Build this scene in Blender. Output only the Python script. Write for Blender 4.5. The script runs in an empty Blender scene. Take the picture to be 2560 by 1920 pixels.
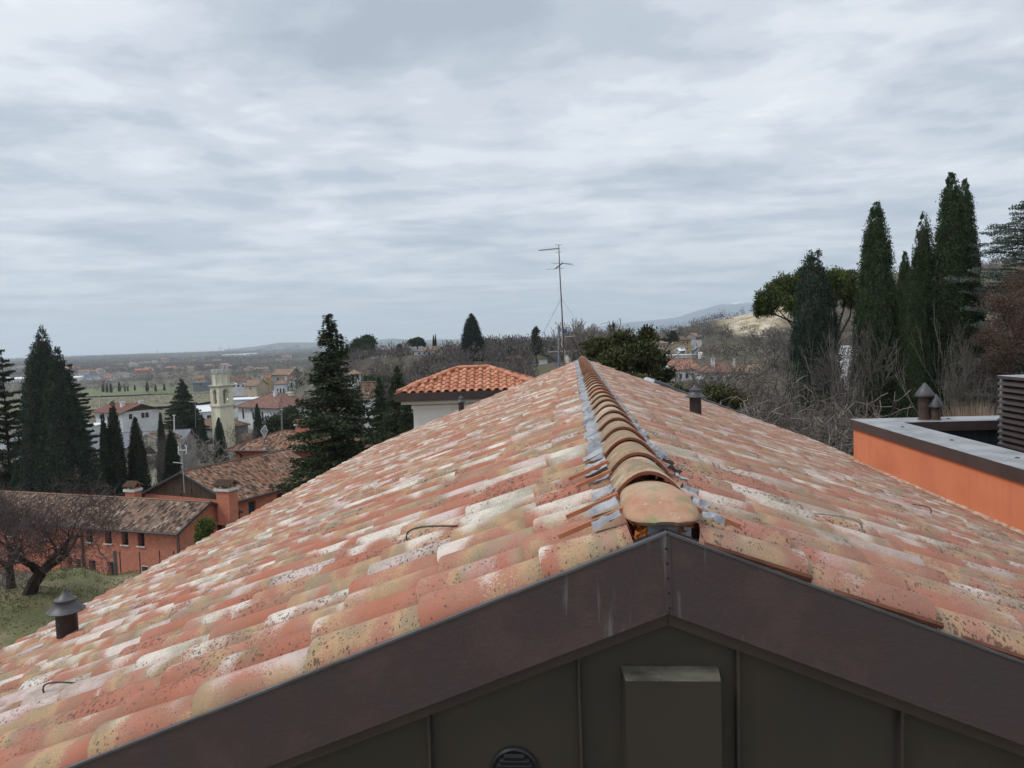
import bpy, math, random
import numpy as np
from mathutils import Vector, Matrix
R_=math.radians
S=bpy.context.scene; COL=S.collection
# ------------------------------------------------------------------ camera
FPX=1849.0; YAW,PIT,ROLL=-4.7,3.43,1.9
def _cam():
    a=R_(YAW);p=R_(-PIT);r=R_(ROLL)
    f=Vector((math.sin(a)*math.cos(p),math.cos(a)*math.cos(p),math.sin(p)))
    R0=Vector((math.cos(a),-math.sin(a),0));U0=R0.cross(f)
    return f,R0*math.cos(r)-U0*math.sin(r),U0*math.cos(r)+R0*math.sin(r)
CF,CR,CU=_cam(); CO=Vector((-0.25,0.0,50.0))
cd=bpy.data.cameras.new('camera'); cam=bpy.data.objects.new('camera',cd); COL.objects.link(cam)
cd.sensor_width=36; cd.lens=FPX/2560*36; cd.clip_start=0.05; cd.clip_end=90000
cam.matrix_world=Matrix(((CR.x,CU.x,-CF.x,CO.x),(CR.y,CU.y,-CF.y,CO.y),(CR.z,CU.z,-CF.z,CO.z),(0,0,0,1)))
S.camera=cam
# ------------------------------------------------------------------ sky + sun
SUN_EL,SUN_AZ=52,254
W=bpy.data.worlds.new('World'); S.world=W; W.use_nodes=True
nt=W.node_tree; nt.nodes.clear()
def nd(nt,t,**kw):
    n=nt.nodes.new(t)
    for k,v in kw.items():
        if k.startswith('i_'): n.inputs[int(k[2:])].default_value=v
        else: setattr(n,k,v)
    return n
def L(nt,a,b): nt.links.new(a,b)
def mathn(nt,op,a,b=None,c=None,clamp=False):
    n=nt.nodes.new('ShaderNodeMath'); n.operation=op; n.use_clamp=clamp
    for i,x in enumerate((a,b,c)):
        if x is None: continue
        if isinstance(x,(int,float)): n.inputs[i].default_value=x
        else: L(nt,x,n.inputs[i])
    return n.outputs[0]
def ramp(nt,fac,stops,interp='LINEAR'):
    n=nt.nodes.new('ShaderNodeValToRGB'); cr=n.color_ramp; cr.interpolation=interp
    while len(cr.elements)<len(stops): cr.elements.new(0.5)
    for e,(p,c) in zip(cr.elements,stops):
        e.position=p; e.color=(c[0],c[1],c[2],1) if hasattr(c,'__len__') else (c,c,c,1)
    L(nt,fac,n.inputs[0]); return n.outputs[0]
def mixc(nt,fac,a,b,mode='MIX'):
    n=nt.nodes.new('ShaderNodeMix'); n.data_type='RGBA'; n.blend_type=mode
    for k,x in ((0,fac),(6,a),(7,b)):
        if isinstance(x,(int,float)): n.inputs[k].default_value=x
        elif isinstance(x,tuple): n.inputs[k].default_value=(x[0],x[1],x[2],1)
        else: L(nt,x,n.inputs[k])
    return n.outputs[2]
def noise(nt,vec,scale,detail=4,rough=.5,dist=0.,dim='3D'):
    n=nt.nodes.new('ShaderNodeTexNoise'); n.noise_dimensions=dim
    n.inputs['Scale'].default_value=scale; n.inputs['Detail'].default_value=detail
    n.inputs['Roughness'].default_value=rough; n.inputs['Distortion'].default_value=dist
    if vec is not None: L(nt,vec,n.inputs['Vector'])
    return n.outputs[0]
def world_sky():
    sky=nd(nt,'ShaderNodeTexSky',sky_type='NISHITA',sun_disc=False)
    sky.sun_elevation=R_(SUN_EL); sky.sun_rotation=R_(SUN_AZ)
    tc=nd(nt,'ShaderNodeTexCoord'); sx=nd(nt,'ShaderNodeSeparateXYZ'); L(nt,tc.outputs['Generated'],sx.inputs[0])
    z=mathn(nt,'MAXIMUM',sx.outputs[2],0.0); zz=mathn(nt,'ADD',z,0.055)
    px=mathn(nt,'DIVIDE',sx.outputs[0],zz); py=mathn(nt,'DIVIDE',sx.outputs[1],zz)
    def vec(ax,ay,ox,oy,rot=0):
        cb=nd(nt,'ShaderNodeCombineXYZ'); L(nt,px,cb.inputs[0]); L(nt,py,cb.inputs[1])
        mp=nd(nt,'ShaderNodeMapping'); mp.inputs['Scale'].default_value=(ax,ay,1); mp.inputs['Location'].default_value=(ox,oy,0)
        mp.inputs['Rotation'].default_value=(0,0,R_(rot)); L(nt,cb.outputs[0],mp.inputs[0]); return mp.outputs[0]
    n1=noise(nt,vec(.95,.95,3.1,1.7,10),1.0,8,.56,.25)
    n2=noise(nt,vec(.9,1.7,7.7,2.2,4),1.0,7,.56,.4)
    n3=noise(nt,vec(3.,3.6,1.0,5.0,-6),1.0,6,.62,.3)
    m=mathn(nt,'MULTIPLY_ADD',n1,.66,mathn(nt,'MULTIPLY_ADD',n2,.30,mathn(nt,'MULTIPLY',n3,.20)))
    cl=ramp(nt,m,[(.43,(3.5,3.95,4.6)),(.52,(4.35,4.8,5.45)),(.58,(5.4,5.8,6.35)),(.65,(6.6,6.9,7.3)),(.76,(8.3,8.5,8.7))],'EASE')
    hz=ramp(nt,z,[(0,(5.8,6.4,7.0)),(.06,(5.0,5.7,6.4)),(.2,(5.3,6.1,6.9)),(.42,(6.0,6.6,7.3))])
    hf=ramp(nt,z,[(0,.65),(.05,.38),(.14,.12),(.3,.0)])
    cl=mixc(nt,hf,cl,hz)
    boost=ramp(nt,z,[(.45,1.0),(.8,1.35)])
    cl=mixc(nt,1.0,cl,boost,'MULTIPLY')
    out=mixc(nt,.93,sky.outputs[0],cl)
    bg=nd(nt,'ShaderNodeBackground'); bg.inputs[1].default_value=.1; L(nt,out,bg.inputs[0])
    o=nd(nt,'ShaderNodeOutputWorld'); L(nt,bg.outputs[0],o.inputs[0])
world_sky()
sl=bpy.data.lights.new('sun','SUN'); sl.energy=1.5; sl.angle=R_(24); sl.color=(1,.965,.91)
so=bpy.data.objects.new('sun',sl); COL.objects.link(so)
_sd=Vector((math.sin(R_(SUN_AZ))*math.cos(R_(SUN_EL)),math.cos(R_(SUN_AZ))*math.cos(R_(SUN_EL)),math.sin(R_(SUN_EL))))
so.rotation_euler=_sd.to_track_quat('Z','Y').to_euler()
S.view_settings.view_transform='Standard'; S.view_settings.look='None'; S.view_settings.gamma=1; S.view_settings.exposure=0.37
S.render.engine='CYCLES'
S.cycles.volume_bounces=1; S.cycles.max_bounces=6; S.cycles.diffuse_bounces=3
# ------------------------------------------------------------------ helpers
def at(px,py,D):
    """the world point seen at photo pixel (px,py), D metres ahead"""
    return CO+(CF+CR*((px-1280)/FPX)+CU*((960-py)/FPX))*D
def tag(o,label=None,cat=None,group=None,kind=None):
    if label: o['label']=label
    if cat: o['category']=cat
    if group: o['group']=group
    if kind: o['kind']=kind
    return o
def empty(name,loc,rz=0.,label=None,cat=None,group=None):
    o=bpy.data.objects.new(name,None); COL.objects.link(o); o.location=loc; o.rotation_euler=(0,0,rz)
    o.empty_display_size=.2
    return tag(o,label,cat,group)
def link(name,me,parent=None,loc=None):
    o=bpy.data.objects.new(name,me); COL.objects.link(o)
    if parent is not None: o.parent=parent
    if loc is not None: o.location=loc
    return o
def copy_tree(o,parent=None):
    c=o.copy(); COL.objects.link(c); c.parent=parent
    for ch in list(KIDS.get(o.name,[])): copy_tree(ch,c)
    return c
KIDS={}
_l=link
def link(name,me,parent=None,loc=None):
    o=_l(name,me,parent,loc)
    if parent is not None: KIDS.setdefault(parent.name,[]).append(o)
    return o
class MB:
    def __init__(s): s.v=[];s.f=[];s.uv=[];s.mi=[];s.cm=0
    def poly(s,pts,uv=None):
        b=len(s.v); s.v+= [tuple(p) for p in pts]; s.f.append(tuple(range(b,b+len(pts))))
        s.uv+= (uv if uv else [(p[0],p[2]) for p in pts]); s.mi.append(s.cm)
    def box(s,x0,x1,y0,y1,z0,z1):
        p=[(x0,y0,z0),(x1,y0,z0),(x1,y1,z0),(x0,y1,z0),(x0,y0,z1),(x1,y0,z1),(x1,y1,z1),(x0,y1,z1)]
        for q in ((0,3,2,1),(4,5,6,7),(0,1,5,4),(1,2,6,5),(2,3,7,6),(3,0,4,7)): s.poly([p[i] for i in q])
    def obox(s,c,ax,ay,az):
        """box from centre and three half-axis vectors"""
        c=Vector(c);ax=Vector(ax);ay=Vector(ay);az=Vector(az)
        p=[c-ax-ay-az,c+ax-ay-az,c+ax+ay-az,c-ax+ay-az,c-ax-ay+az,c+ax-ay+az,c+ax+ay+az,c-ax+ay+az]
        for q in ((0,3,2,1),(4,5,6,7),(0,1,5,4),(1,2,6,5),(2,3,7,6),(3,0,4,7)): s.poly([p[i] for i in q])
    def grid(s,rows,uvs=None,close=False):
        n=len(rows[0])
        b=len(s.v)
        for r in rows: s.v+=[tuple(p) for p in r]
        for i in range(len(rows)-1):
            for j in range(n if close else n-1):
                k=(j+1)%n
                s.f.append((b+i*n+j,b+i*n+k,b+(i+1)*n+k,b+(i+1)*n+j)); s.mi.append(s.cm)
                if uvs: s.uv+=[uvs[i][j],uvs[i][k],uvs[i+1][k],uvs[i+1][j]]
                else: s.uv+=[(j/n,i/len(rows))]*4
    def tube(s,pts,r,n=6,cap=True):
        pts=[Vector(p) for p in pts]; rr=r if hasattr(r,'__len__') else [r]*len(pts)
        rows=[]
        for i,p in enumerate(pts):
            d=(pts[min(i+1,len(pts)-1)]-pts[max(i-1,0)]).normalized()
            a=d.cross(Vector((0,0,1)) if abs(d.z)<.9 else Vector((1,0,0))).normalized(); b=d.cross(a)
            rows.append([p+(a*math.cos(2*math.pi*k/n)+b*math.sin(2*math.pi*k/n))*rr[i] for k in range(n)])
        s.grid(rows,close=True)
        if cap:
            s.poly(rows[0]); s.poly(rows[-1][::-1])
    def lathe(s,prof,c=(0,0,0),n=24):
        rows=[[(c[0]+r*math.cos(2*math.pi*k/n),c[1]+r*math.sin(2*math.pi*k/n),c[2]+z) for k in range(n)] for r,z in prof]
        s.grid(rows,close=True)
    def slab(s,pts,t,udir=None):
        """sloped polygon sheet with thickness t below, uv in metres (u along eave, v up the slope)"""
        P=[Vector(p) for p in pts]; n=(P[1]-P[0]).cross(P[2]-P[0]).normalized()
        if n.z<0: P=P[::-1]; n=-n
        u=Vector(udir).normalized() if udir else Vector((0,0,1)).cross(n).normalized()
        v=n.cross(u)
        uv=[(p.dot(u),p.dot(v)) for p in P]
        s.poly(P,uv); Q=[p-n*t for p in P]; s.poly(Q[::-1],uv[::-1])
        for i in range(len(P)):
            j=(i+1)%len(P); s.poly([P[j],P[i],Q[i],Q[j]],[uv[j],uv[i],uv[i],uv[j]])
    def build(s,name,mats,parent=None,smooth=False,loc=None,merge=False):
        me=bpy.data.meshes.new(name); me.from_pydata(s.v,[],s.f)
        ul=me.uv_layers.new(name='UVMap'); ul.data.foreach_set('uv',np.array(s.uv,dtype=np.float32).ravel())
        if not isinstance(mats,(list,tuple)): mats=[mats]
        for m in mats: me.materials.append(m)
        if len(mats)>1: me.polygons.foreach_set('material_index',s.mi)
        if smooth: me.polygons.foreach_set('use_smooth',[True]*len(me.polygons))
        me.update()
        return link(name,me,parent,loc)
def fastmesh(name,V,n,mats,mi=None):
    """V: (faces*n,3) array, every n verts one face"""
    V=np.asarray(V,dtype=np.float32); nf=len(V)//n
    me=bpy.data.meshes.new(name); me.vertices.add(len(V)); me.vertices.foreach_set('co',V.ravel())
    me.loops.add(len(V)); me.loops.foreach_set('vertex_index',np.arange(len(V),dtype=np.int32))
    me.polygons.add(nf); me.polygons.foreach_set('loop_start',np.arange(0,len(V),n,dtype=np.int32))
    me.polygons.foreach_set('loop_total',np.full(nf,n,dtype=np.int32))
    for m in (mats if isinstance(mats,(list,tuple)) else [mats]): me.materials.append(m)
    if mi is not None: me.polygons.foreach_set('material_index',mi)
    me.update(calc_edges=True); return me
# ------------------------------------------------------------------ materials
MT={}
def newmat(name):
    m=bpy.data.materials.new(name); m.use_nodes=True; t=m.node_tree; t.nodes.clear()
    b=nd(t,'ShaderNodeBsdfPrincipled'); o=nd(t,'ShaderNodeOutputMaterial'); L(t,b.outputs[0],o.inputs[0])
    MT[name]=m; return m,t,b
def bump(t,b,h,strength,dist):
    n=nd(t,'ShaderNodeBump'); n.inputs['Strength'].default_value=strength; n.inputs['Distance'].default_value=dist
    L(t,h,n.inputs['Height']); L(t,n.outputs[0],b.inputs['Normal'])
def M(name,c,c2=None,sc=3.,rough=.8,metal=0.,bs=0.,bd=.01,bsc=None,lo=.35,hi=.65,det=6,stretch=None,spec=.3,obj=True):
    """mottled two-colour procedural surface"""
    m,t,b=newmat(name)
    b.inputs['Roughness'].default_value=rough; b.inputs['Metallic'].default_value=metal; b.inputs['Specular IOR Level'].default_value=spec
    tc=nd(t,'ShaderNodeTexCoord'); v=tc.outputs['Object']
    if stretch:
        mp=nd(t,'ShaderNodeMapping'); mp.inputs['Scale'].default_value=stretch; L(t,v,mp.inputs[0]); v=mp.outputs[0]
    if c2 is None: c2=tuple(x*.75 for x in c)
    n=noise(t,v,sc,det,.6)
    L(t,ramp(t,n,[(lo,c),(hi,c2)]),b.inputs['Base Color'])
    if bs: bump(t,b,noise(t,v,bsc or sc*6,4,.6),bs,bd)
    return m
M('brown_metal',(.084,.059,.056),(.058,.044,.042),3.,.42,.25,.04,.002,40,spec=.5,det=9)
M('grey_edge',(.16,.16,.175),(.10,.10,.11),8.,.4,.4)
M('cladding',(.056,.046,.039),(.043,.037,.032),2.2,.42,.15,.10,.010,2.6,spec=.45,det=9)
M('cladding_far',(.10,.065,.045),(.07,.045,.032),1.,.6)
M('vent_metal',(.055,.042,.040),(.035,.028,.028),9.,.5,.3,spec=.5)
M('cap_metal',(.095,.092,.098),(.055,.053,.057),12.,.5,.35,spec=.4)
M('rust_metal',(.085,.052,.040),(.045,.032,.028),10.,.6,.2)
M('lead',(.36,.37,.39),(.15,.15,.17),9.,.6,.15,.5,.008,30,lo=.38,hi=.66)
M('stucco_far',(.60,.225,.145),(.47,.165,.105),2.2,.9,0,.2,.01,20)
M('coping_top',(.36,.37,.38),(.22,.23,.24),2.6,.45,.2,.05,.002,40,det=9)
M('dark_membrane',(.030,.038,.036),(.02,.026,.026),6,.9,0,.3,.003,60)
M('flat_roof',(.33,.33,.32),(.22,.22,.21),1.5,.9)
M('white_wall',(.84,.82,.79),(.74,.72,.69),1.2,.85,0,.1,.005,30)
M('white_far',(.70,.71,.72),(.56,.57,.58),.4,.85)
M('cream_wall',(.77,.72,.55),(.62,.57,.44),.35,.85,lo=.35,hi=.7)
M('cream_dirty',(.74,.69,.52),(.45,.43,.36),.5,.85,stretch=(1,1,.3),lo=.45,hi=.75)
M('grey_stone',(.30,.29,.27),(.20,.19,.175),.5,.9)
M('white_stone',(.60,.58,.53),(.36,.35,.32),1.6,.85,stretch=(1,1,.4))
M('terracotta_plain',(.52,.17,.075),(.40,.12,.05),14,.75,0,.2,.003,60)
M('rust_foam',(.50,.16,.02),(.12,.03,.01),30,.8)
M('glass_dark',(.02,.024,.028),(.035,.04,.045),.8,.15,spec=.6)
M('shutter_blue',(.03,.06,.09),(.02,.04,.06),3,.6)
M('wood_brown',(.10,.045,.03),(.07,.03,.02),2,.7)
M('window_brown',(.08,.03,.022),(.05,.02,.015),4,.7)
M('white_trim',(.72,.72,.70),(.58,.58,.56),6,.7)
M('gutter',(.09,.09,.10),(.06,.06,.07),6,.5,.3)
M('steel',(.30,.31,.32),(.16,.165,.17),12,.4,.7)
M('steel_light',(.55,.56,.57),(.38,.39,.40),12,.4,.5)
M('mast_dark',(.06,.06,.065),(.16,.10,.07),30,.6,.3)
M('wire',(.10,.085,.07),(.05,.04,.035),30,.5,.4)
M('wire_light',(.48,.45,.40),(.30,.28,.24),30,.5,.4)
M('black_plastic',(.022,.023,.026),(.016,.017,.02),8,.45)
M('bark',(.050,.040,.034),(.025,.020,.018),7,.95,0,.4,.02,14)
M('bark_pale',(.30,.27,.235),(.17,.15,.13),3,.95)
M('bark_grey',(.135,.12,.107),(.085,.075,.066),3,.95)
M('twig_brown',(.135,.115,.102),(.08,.068,.060),2,.95)
M('twig_purple',(.105,.078,.076),(.07,.052,.05),2,.95)
M('mossy',(.09,.09,.03),(.05,.05,.02),3,.95)
M('snow',(.8,.82,.85),(.7,.72,.76),.002,.9)
M('blue_roof',(.05,.11,.32),(.04,.09,.26),.3,.7)
M('red_metal_roof',(.42,.09,.06),(.32,.07,.05),.3,.7)
M('white_roof',(.72,.74,.76),(.6,.62,.64),.1,.7)
M('road',(.22,.22,.22),(.17,.17,.17),.3,.9)
M('car_white',(.75,.76,.77),(.72,.73,.74),1,.3,spec=.6)
M('pink_wall',(.52,.22,.16),(.45,.19,.14),.3,.85)
M('yellow_wall',(.50,.38,.18),(.42,.32,.15),.3,.85)
M('beige_wall',(.52,.43,.32),(.42,.36,.28),.3,.85)
M('grey_roof',(.20,.21,.23),(.13,.14,.155),.6,.8)
M('slab_red',(.30,.105,.07),(.22,.08,.055),.5,.85)
def leafmat(name,cols,var=.9,trans=.0,rough=.75,nsc=.7):
    m,t,b=newmat(name); b.inputs['Roughness'].default_value=rough; b.inputs['Specular IOR Level'].default_value=.06
    g=nd(t,'ShaderNodeNewGeometry'); tc=nd(t,'ShaderNodeTexCoord')
    n=noise(t,tc.outputs['Object'],nsc,3,.6)
    x=mathn(t,'MULTIPLY_ADD',g.outputs['Random Per Island'],.45*var,mathn(t,'MULTIPLY',n,.62))
    k=len(cols); L(t,ramp(t,x,[(.22+.5*i/(k-1),c) for i,c in enumerate(cols)]),b.inputs['Base Color'])
    return m
leafmat('leaf_cypress_green',[(.016,.028,.018),(.040,.066,.032),(.085,.115,.052)],nsc=2.4)
leafmat('leaf_cypress_blue',[(.016,.030,.025),(.038,.060,.042),(.072,.10,.068)],nsc=1.7)
leafmat('leaf_cypress_dark',[(.014,.026,.018),(.028,.044,.028),(.060,.078,.046)],nsc=1.5)
leafmat('leaf_spruce',[(.018,.032,.020),(.040,.060,.032),(.085,.10,.046)])
leafmat('leaf_cedar',[(.016,.030,.022),(.036,.056,.034),(.10,.10,.04)])
leafmat('leaf_cedar_blue',[(.040,.058,.050),(.085,.112,.095),(.17,.20,.17)])
leafmat('leaf_pine',[(.022,.036,.013),(.055,.078,.023),(.12,.142,.045)])
leafmat('leaf_pine_far',[(.018,.038,.016),(.036,.062,.024),(.055,.085,.032)])
leafmat('leaf_magnolia',[(.012,.020,.012),(.030,.043,.020),(.065,.072,.032),(.11,.11,.05)],1.2)
leafmat('leaf_shrub',[(.05,.075,.02),(.09,.12,.03),(.16,.17,.05)])
leafmat('leaf_rust',[(.055,.042,.036),(.10,.066,.053),(.15,.105,.082)])
leafmat('leaf_straw',[(.17,.125,.09),(.27,.205,.15),(.36,.285,.215)])
leafmat('twig_far',[(.070,.055,.052),(.115,.094,.088),(.165,.14,.125)],nsc=.05)
leafmat('twig_far_dark',[(.030,.034,.024),(.06,.055,.045),(.10,.088,.075)],nsc=.05)
leafmat('twig_thicket',[(.07,.06,.052),(.14,.122,.105),(.24,.215,.185)],nsc=.3)
leafmat('leaf_grass',[(.07,.10,.03),(.14,.155,.06),(.27,.235,.13)])
def tile_material():
    m,t,b=newmat('roof_tile'); b.inputs['Roughness'].default_value=.88; b.inputs['Specular IOR Level'].default_value=.25
    g=nd(t,'ShaderNodeNewGeometry'); rid=g.outputs['Random Per Island']
    uv=nd(t,'ShaderNodeUVMap',uv_map='UVMap'); s=nd(t,'ShaderNodeSeparateXYZ'); L(t,uv.outputs[0],s.inputs[0])
    tc=nd(t,'ShaderNodeTexCoord'); P=tc.outputs['Object']
    wn=nd(t,'ShaderNodeTexWhiteNoise',noise_dimensions='1D'); L(t,rid,wn.inputs['W']); r2=wn.outputs['Value']
    wn2=nd(t,'ShaderNodeTexWhiteNoise',noise_dimensions='1D'); L(t,mathn(t,'ADD',rid,3.7),wn2.inputs['W']); r3=wn2.outputs['Value']
    # soft zones of colour along the tile, a few per tile, edges grainy
    cb=nd(t,'ShaderNodeCombineXYZ'); L(t,mathn(t,'MULTIPLY',s.outputs[0],.55),cb.inputs[0]); L(t,mathn(t,'MULTIPLY',s.outputs[1],1.45),cb.inputs[1]); L(t,mathn(t,'MULTIPLY',rid,971.),cb.inputs[2])
    n1=noise(t,cb.outputs[0],1.0,2,.5,.2)
    cb2=nd(t,'ShaderNodeCombineXYZ'); L(t,mathn(t,'MULTIPLY',s.outputs[0],.5),cb2.inputs[0]); L(t,mathn(t,'MULTIPLY',s.outputs[1],1.3),cb2.inputs[1]); L(t,mathn(t,'MULTIPLY_ADD',rid,613.,40.),cb2.inputs[2])
    n2=noise(t,cb2.outputs[0],1.0,2,.5,.2)
    grain=noise(t,P,150.,3,.75); grain2=noise(t,P,30.,4,.65)
    gx=mathn(t,'MULTIPLY_ADD',mathn(t,'SUBTRACT',grain,.5),.42,mathn(t,'MULTIPLY',mathn(t,'SUBTRACT',grain2,.5),.08))
    sel=mathn(t,'ADD',mathn(t,'MULTIPLY_ADD',mathn(t,'SUBTRACT',n1,.5),1.25,mathn(t,'MULTIPLY_ADD',r2,.34,.33)),gx)
    base=ramp(t,sel,[(.10,(.31,.115,.072)),(.34,(.385,.148,.095)),(.48,(.36,.175,.125)),(.56,(.46,.30,.165)),(.63,(.27,.215,.135)),(.70,(.37,.22,.165)),(.80,(.38,.14,.092)),(.95,(.28,.115,.08))])
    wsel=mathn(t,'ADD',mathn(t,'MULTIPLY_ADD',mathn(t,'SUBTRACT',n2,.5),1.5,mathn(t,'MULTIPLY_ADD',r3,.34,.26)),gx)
    crest=mathn(t,'MULTIPLY_ADD',mathn(t,'ABSOLUTE',mathn(t,'SUBTRACT',s.outputs[0],.40)),-.55,.09)  # roll crests whitened, their sky-lit tone painted into the tile colour
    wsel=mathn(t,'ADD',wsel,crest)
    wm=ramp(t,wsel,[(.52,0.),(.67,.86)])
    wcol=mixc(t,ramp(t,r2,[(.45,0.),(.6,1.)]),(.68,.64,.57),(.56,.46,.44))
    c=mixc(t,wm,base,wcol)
    # green algae
    so_=nd(t,'ShaderNodeSeparateXYZ'); L(t,P,so_.inputs[0]); right_side=mathn(t,'MULTIPLY_ADD',so_.outputs[0],3.,.3,clamp=True)
    n4=mathn(t,'ADD',noise(t,P,3.1,5,.6),mathn(t,'MULTIPLY',right_side,.055))
    gm=mathn(t,'MULTIPLY',ramp(t,mathn(t,'ADD',n4,mathn(t,'ADD',gx,mathn(t,'MULTIPLY',mathn(t,'SUBTRACT',r3,.5),.22))),[(.55,0.),(.72,.62)]),1.)
    c=mixc(t,gm,c,(.20,.20,.125))
    # brown dirt film
    dm=ramp(t,mathn(t,'ADD',noise(t,P,5.3,6,.7),mathn(t,'MULTIPLY',gx,.8)),[(.46,0.),(.70,.62)])
    c=mixc(t,dm,c,(.22,.135,.095))
    c=mixc(t,mathn(t,'MULTIPLY',right_side,.22),c,(.34,.19,.15))  # right slope shifted towards a duller mauve
    # lichen specks in clusters
    vo=nd(t,'ShaderNodeTexVoronoi'); vo.inputs['Scale'].default_value=88.; 
    mp=nd(t,'ShaderNodeMapping'); mp.inputs['Scale'].default_value=(1.15,.9,.55); L(t,P,mp.inputs[0])
    ad=nd(t,'ShaderNodeVectorMath',operation='ADD'); L(t,mp.outputs[0],ad.inputs[0])
    nn=nd(t,'ShaderNodeTexNoise'); nn.inputs['Scale'].default_value=120.; L(t,P,nn.inputs['Vector'])
    sc=nd(t,'ShaderNodeVectorMath',operation='SCALE'); L(t,nn.outputs[1],sc.inputs[0]); sc.inputs['Scale'].default_value=.013; L(t,sc.outputs[0],ad.inputs[1]); L(t,ad.outputs[0],vo.inputs['Vector'])
    cl=noise(t,P,2.6,4,.65)
    vs=nd(t,'ShaderNodeSeparateColor'); L(t,vo.outputs['Color'],vs.inputs[0])
    th=ramp(t,mathn(t,'ADD',cl,mathn(t,'MULTIPLY',mathn(t,'SUBTRACT',rid,.5),.16)),[(.36,.04),(.50,.30),(.64,.60)])
    th=mathn(t,'MULTIPLY',th,mathn(t,'MULTIPLY_ADD',vs.outputs[0],1.5,-.15,clamp=False))
    sp=mathn(t,'MULTIPLY',mathn(t,'SUBTRACT',th,vo.outputs['Distance'],clamp=True),6.5,clamp=True)
    c=mixc(t,mathn(t,'MULTIPLY',sp,.78),c,(.075,.052,.046))
    # white grain
    c=mixc(t,ramp(t,grain,[(.60,0.),(.75,.35)]),c,(.62,.5,.42))
    L(t,c,b.inputs['Base Color'])
    bump(t,b,mathn(t,'ADD',grain,mathn(t,'MULTIPLY',sp,.6)),.35,.004)
    return m
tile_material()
def ridge_material():
    m,t,b=newmat('ridge_tile'); b.inputs['Roughness'].default_value=.85; b.inputs['Specular IOR Level'].default_value=.25
    g=nd(t,'ShaderNodeNewGeometry'); rid=g.outputs['Random Per Island']; tc=nd(t,'ShaderNodeTexCoord'); P=tc.outputs['Object']
    n=noise(t,P,7.,5,.6); gr=noise(t,P,80.,3,.7)
    x=mathn(t,'ADD',mathn(t,'MULTIPLY_ADD',rid,.35,mathn(t,'MULTIPLY',n,.75)),mathn(t,'MULTIPLY',mathn(t,'SUBTRACT',gr,.5),.25))
    c=ramp(t,x,[(.3,(.30,.14,.085)),(.42,(.37,.23,.14)),(.52,(.21,.16,.11)),(.62,(.40,.28,.18)),(.72,(.46,.42,.36)),(.82,(.34,.19,.12))])
    gm=ramp(t,noise(t,P,5.,5,.65),[(.52,0.),(.66,.6)]); c=mixc(t,gm,c,(.20,.21,.11))
    vo=nd(t,'ShaderNodeTexVoronoi'); vo.inputs['Scale'].default_value=46.; L(t,P,vo.inputs['Vector'])
    sp=ramp(t,mathn(t,'SUBTRACT',ramp(t,noise(t,P,4.,3,.6),[(.5,.0),(.7,.3)]),vo.outputs['Distance']),[(0.,0.),(.05,.7)])
    c=mixc(t,sp,c,(.09,.06,.05)); L(t,c,b.inputs['Base Color']); bump(t,b,gr,.4,.004)
    return m
ridge_material()
def end_tile_material():
    m,t,b=newmat('end_tile'); b.inputs['Roughness'].default_value=.85
    tc=nd(t,'ShaderNodeTexCoord'); P=tc.outputs['Object']; gr=noise(t,P,110.,3,.7)
    c=ramp(t,mathn(t,'ADD',noise(t,P,9.,5,.6),mathn(t,'MULTIPLY',mathn(t,'SUBTRACT',gr,.5),.3)),[(.35,(.38,.18,.11)),(.52,(.42,.25,.16)),(.68,(.38,.30,.20))])
    c=mixc(t,ramp(t,mathn(t,'ADD',noise(t,P,14.,6,.7),mathn(t,'MULTIPLY',mathn(t,'SUBTRACT',gr,.5),.3)),[(.50,0.),(.66,.75)]),c,(.19,.21,.10))
    c=mixc(t,ramp(t,mathn(t,'ADD',noise(t,P,19.,5,.7),mathn(t,'MULTIPLY',mathn(t,'SUBTRACT',gr,.5),.4)),[(.60,0.),(.72,.7)]),c,(.62,.56,.46))
    L(t,c,b.inputs['Base Color']); bump(t,b,gr,.4,.003)
end_tile_material()
def stained_render():
    m,t,b=newmat('stucco_orange'); b.inputs['Roughness'].default_value=.92; b.inputs['Specular IOR Level'].default_value=.2
    tc=nd(t,'ShaderNodeTexCoord'); P=tc.outputs['Object']
    c=ramp(t,noise(t,P,1.1,7,.6),[(.32,(.71,.255,.135)),(.52,(.66,.225,.115)),(.68,(.60,.195,.098))])
    mp=nd(t,'ShaderNodeMapping'); mp.inputs['Scale'].default_value=(5,5,.45); L(t,P,mp.inputs[0])
    c=mixc(t,ramp(t,noise(t,mp.outputs[0],1.,5,.65),[(.52,0.),(.72,.42)]),c,(.50,.16,.085))
    c=mixc(t,ramp(t,noise(t,P,.6,4,.6),[(.55,0.),(.7,.25)]),c,(.74,.30,.17))
    g=noise(t,P,160.,3,.7); c=mixc(t,ramp(t,g,[(.35,.22),(.5,0.)]),c,(.42,.11,.05))
    L(t,c,b.inputs['Base Color']); bump(t,b,mathn(t,'ADD',g,mathn(t,'MULTIPLY',noise(t,P,5.,4,.5),1.2)),.5,.004)
stained_render()
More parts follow.
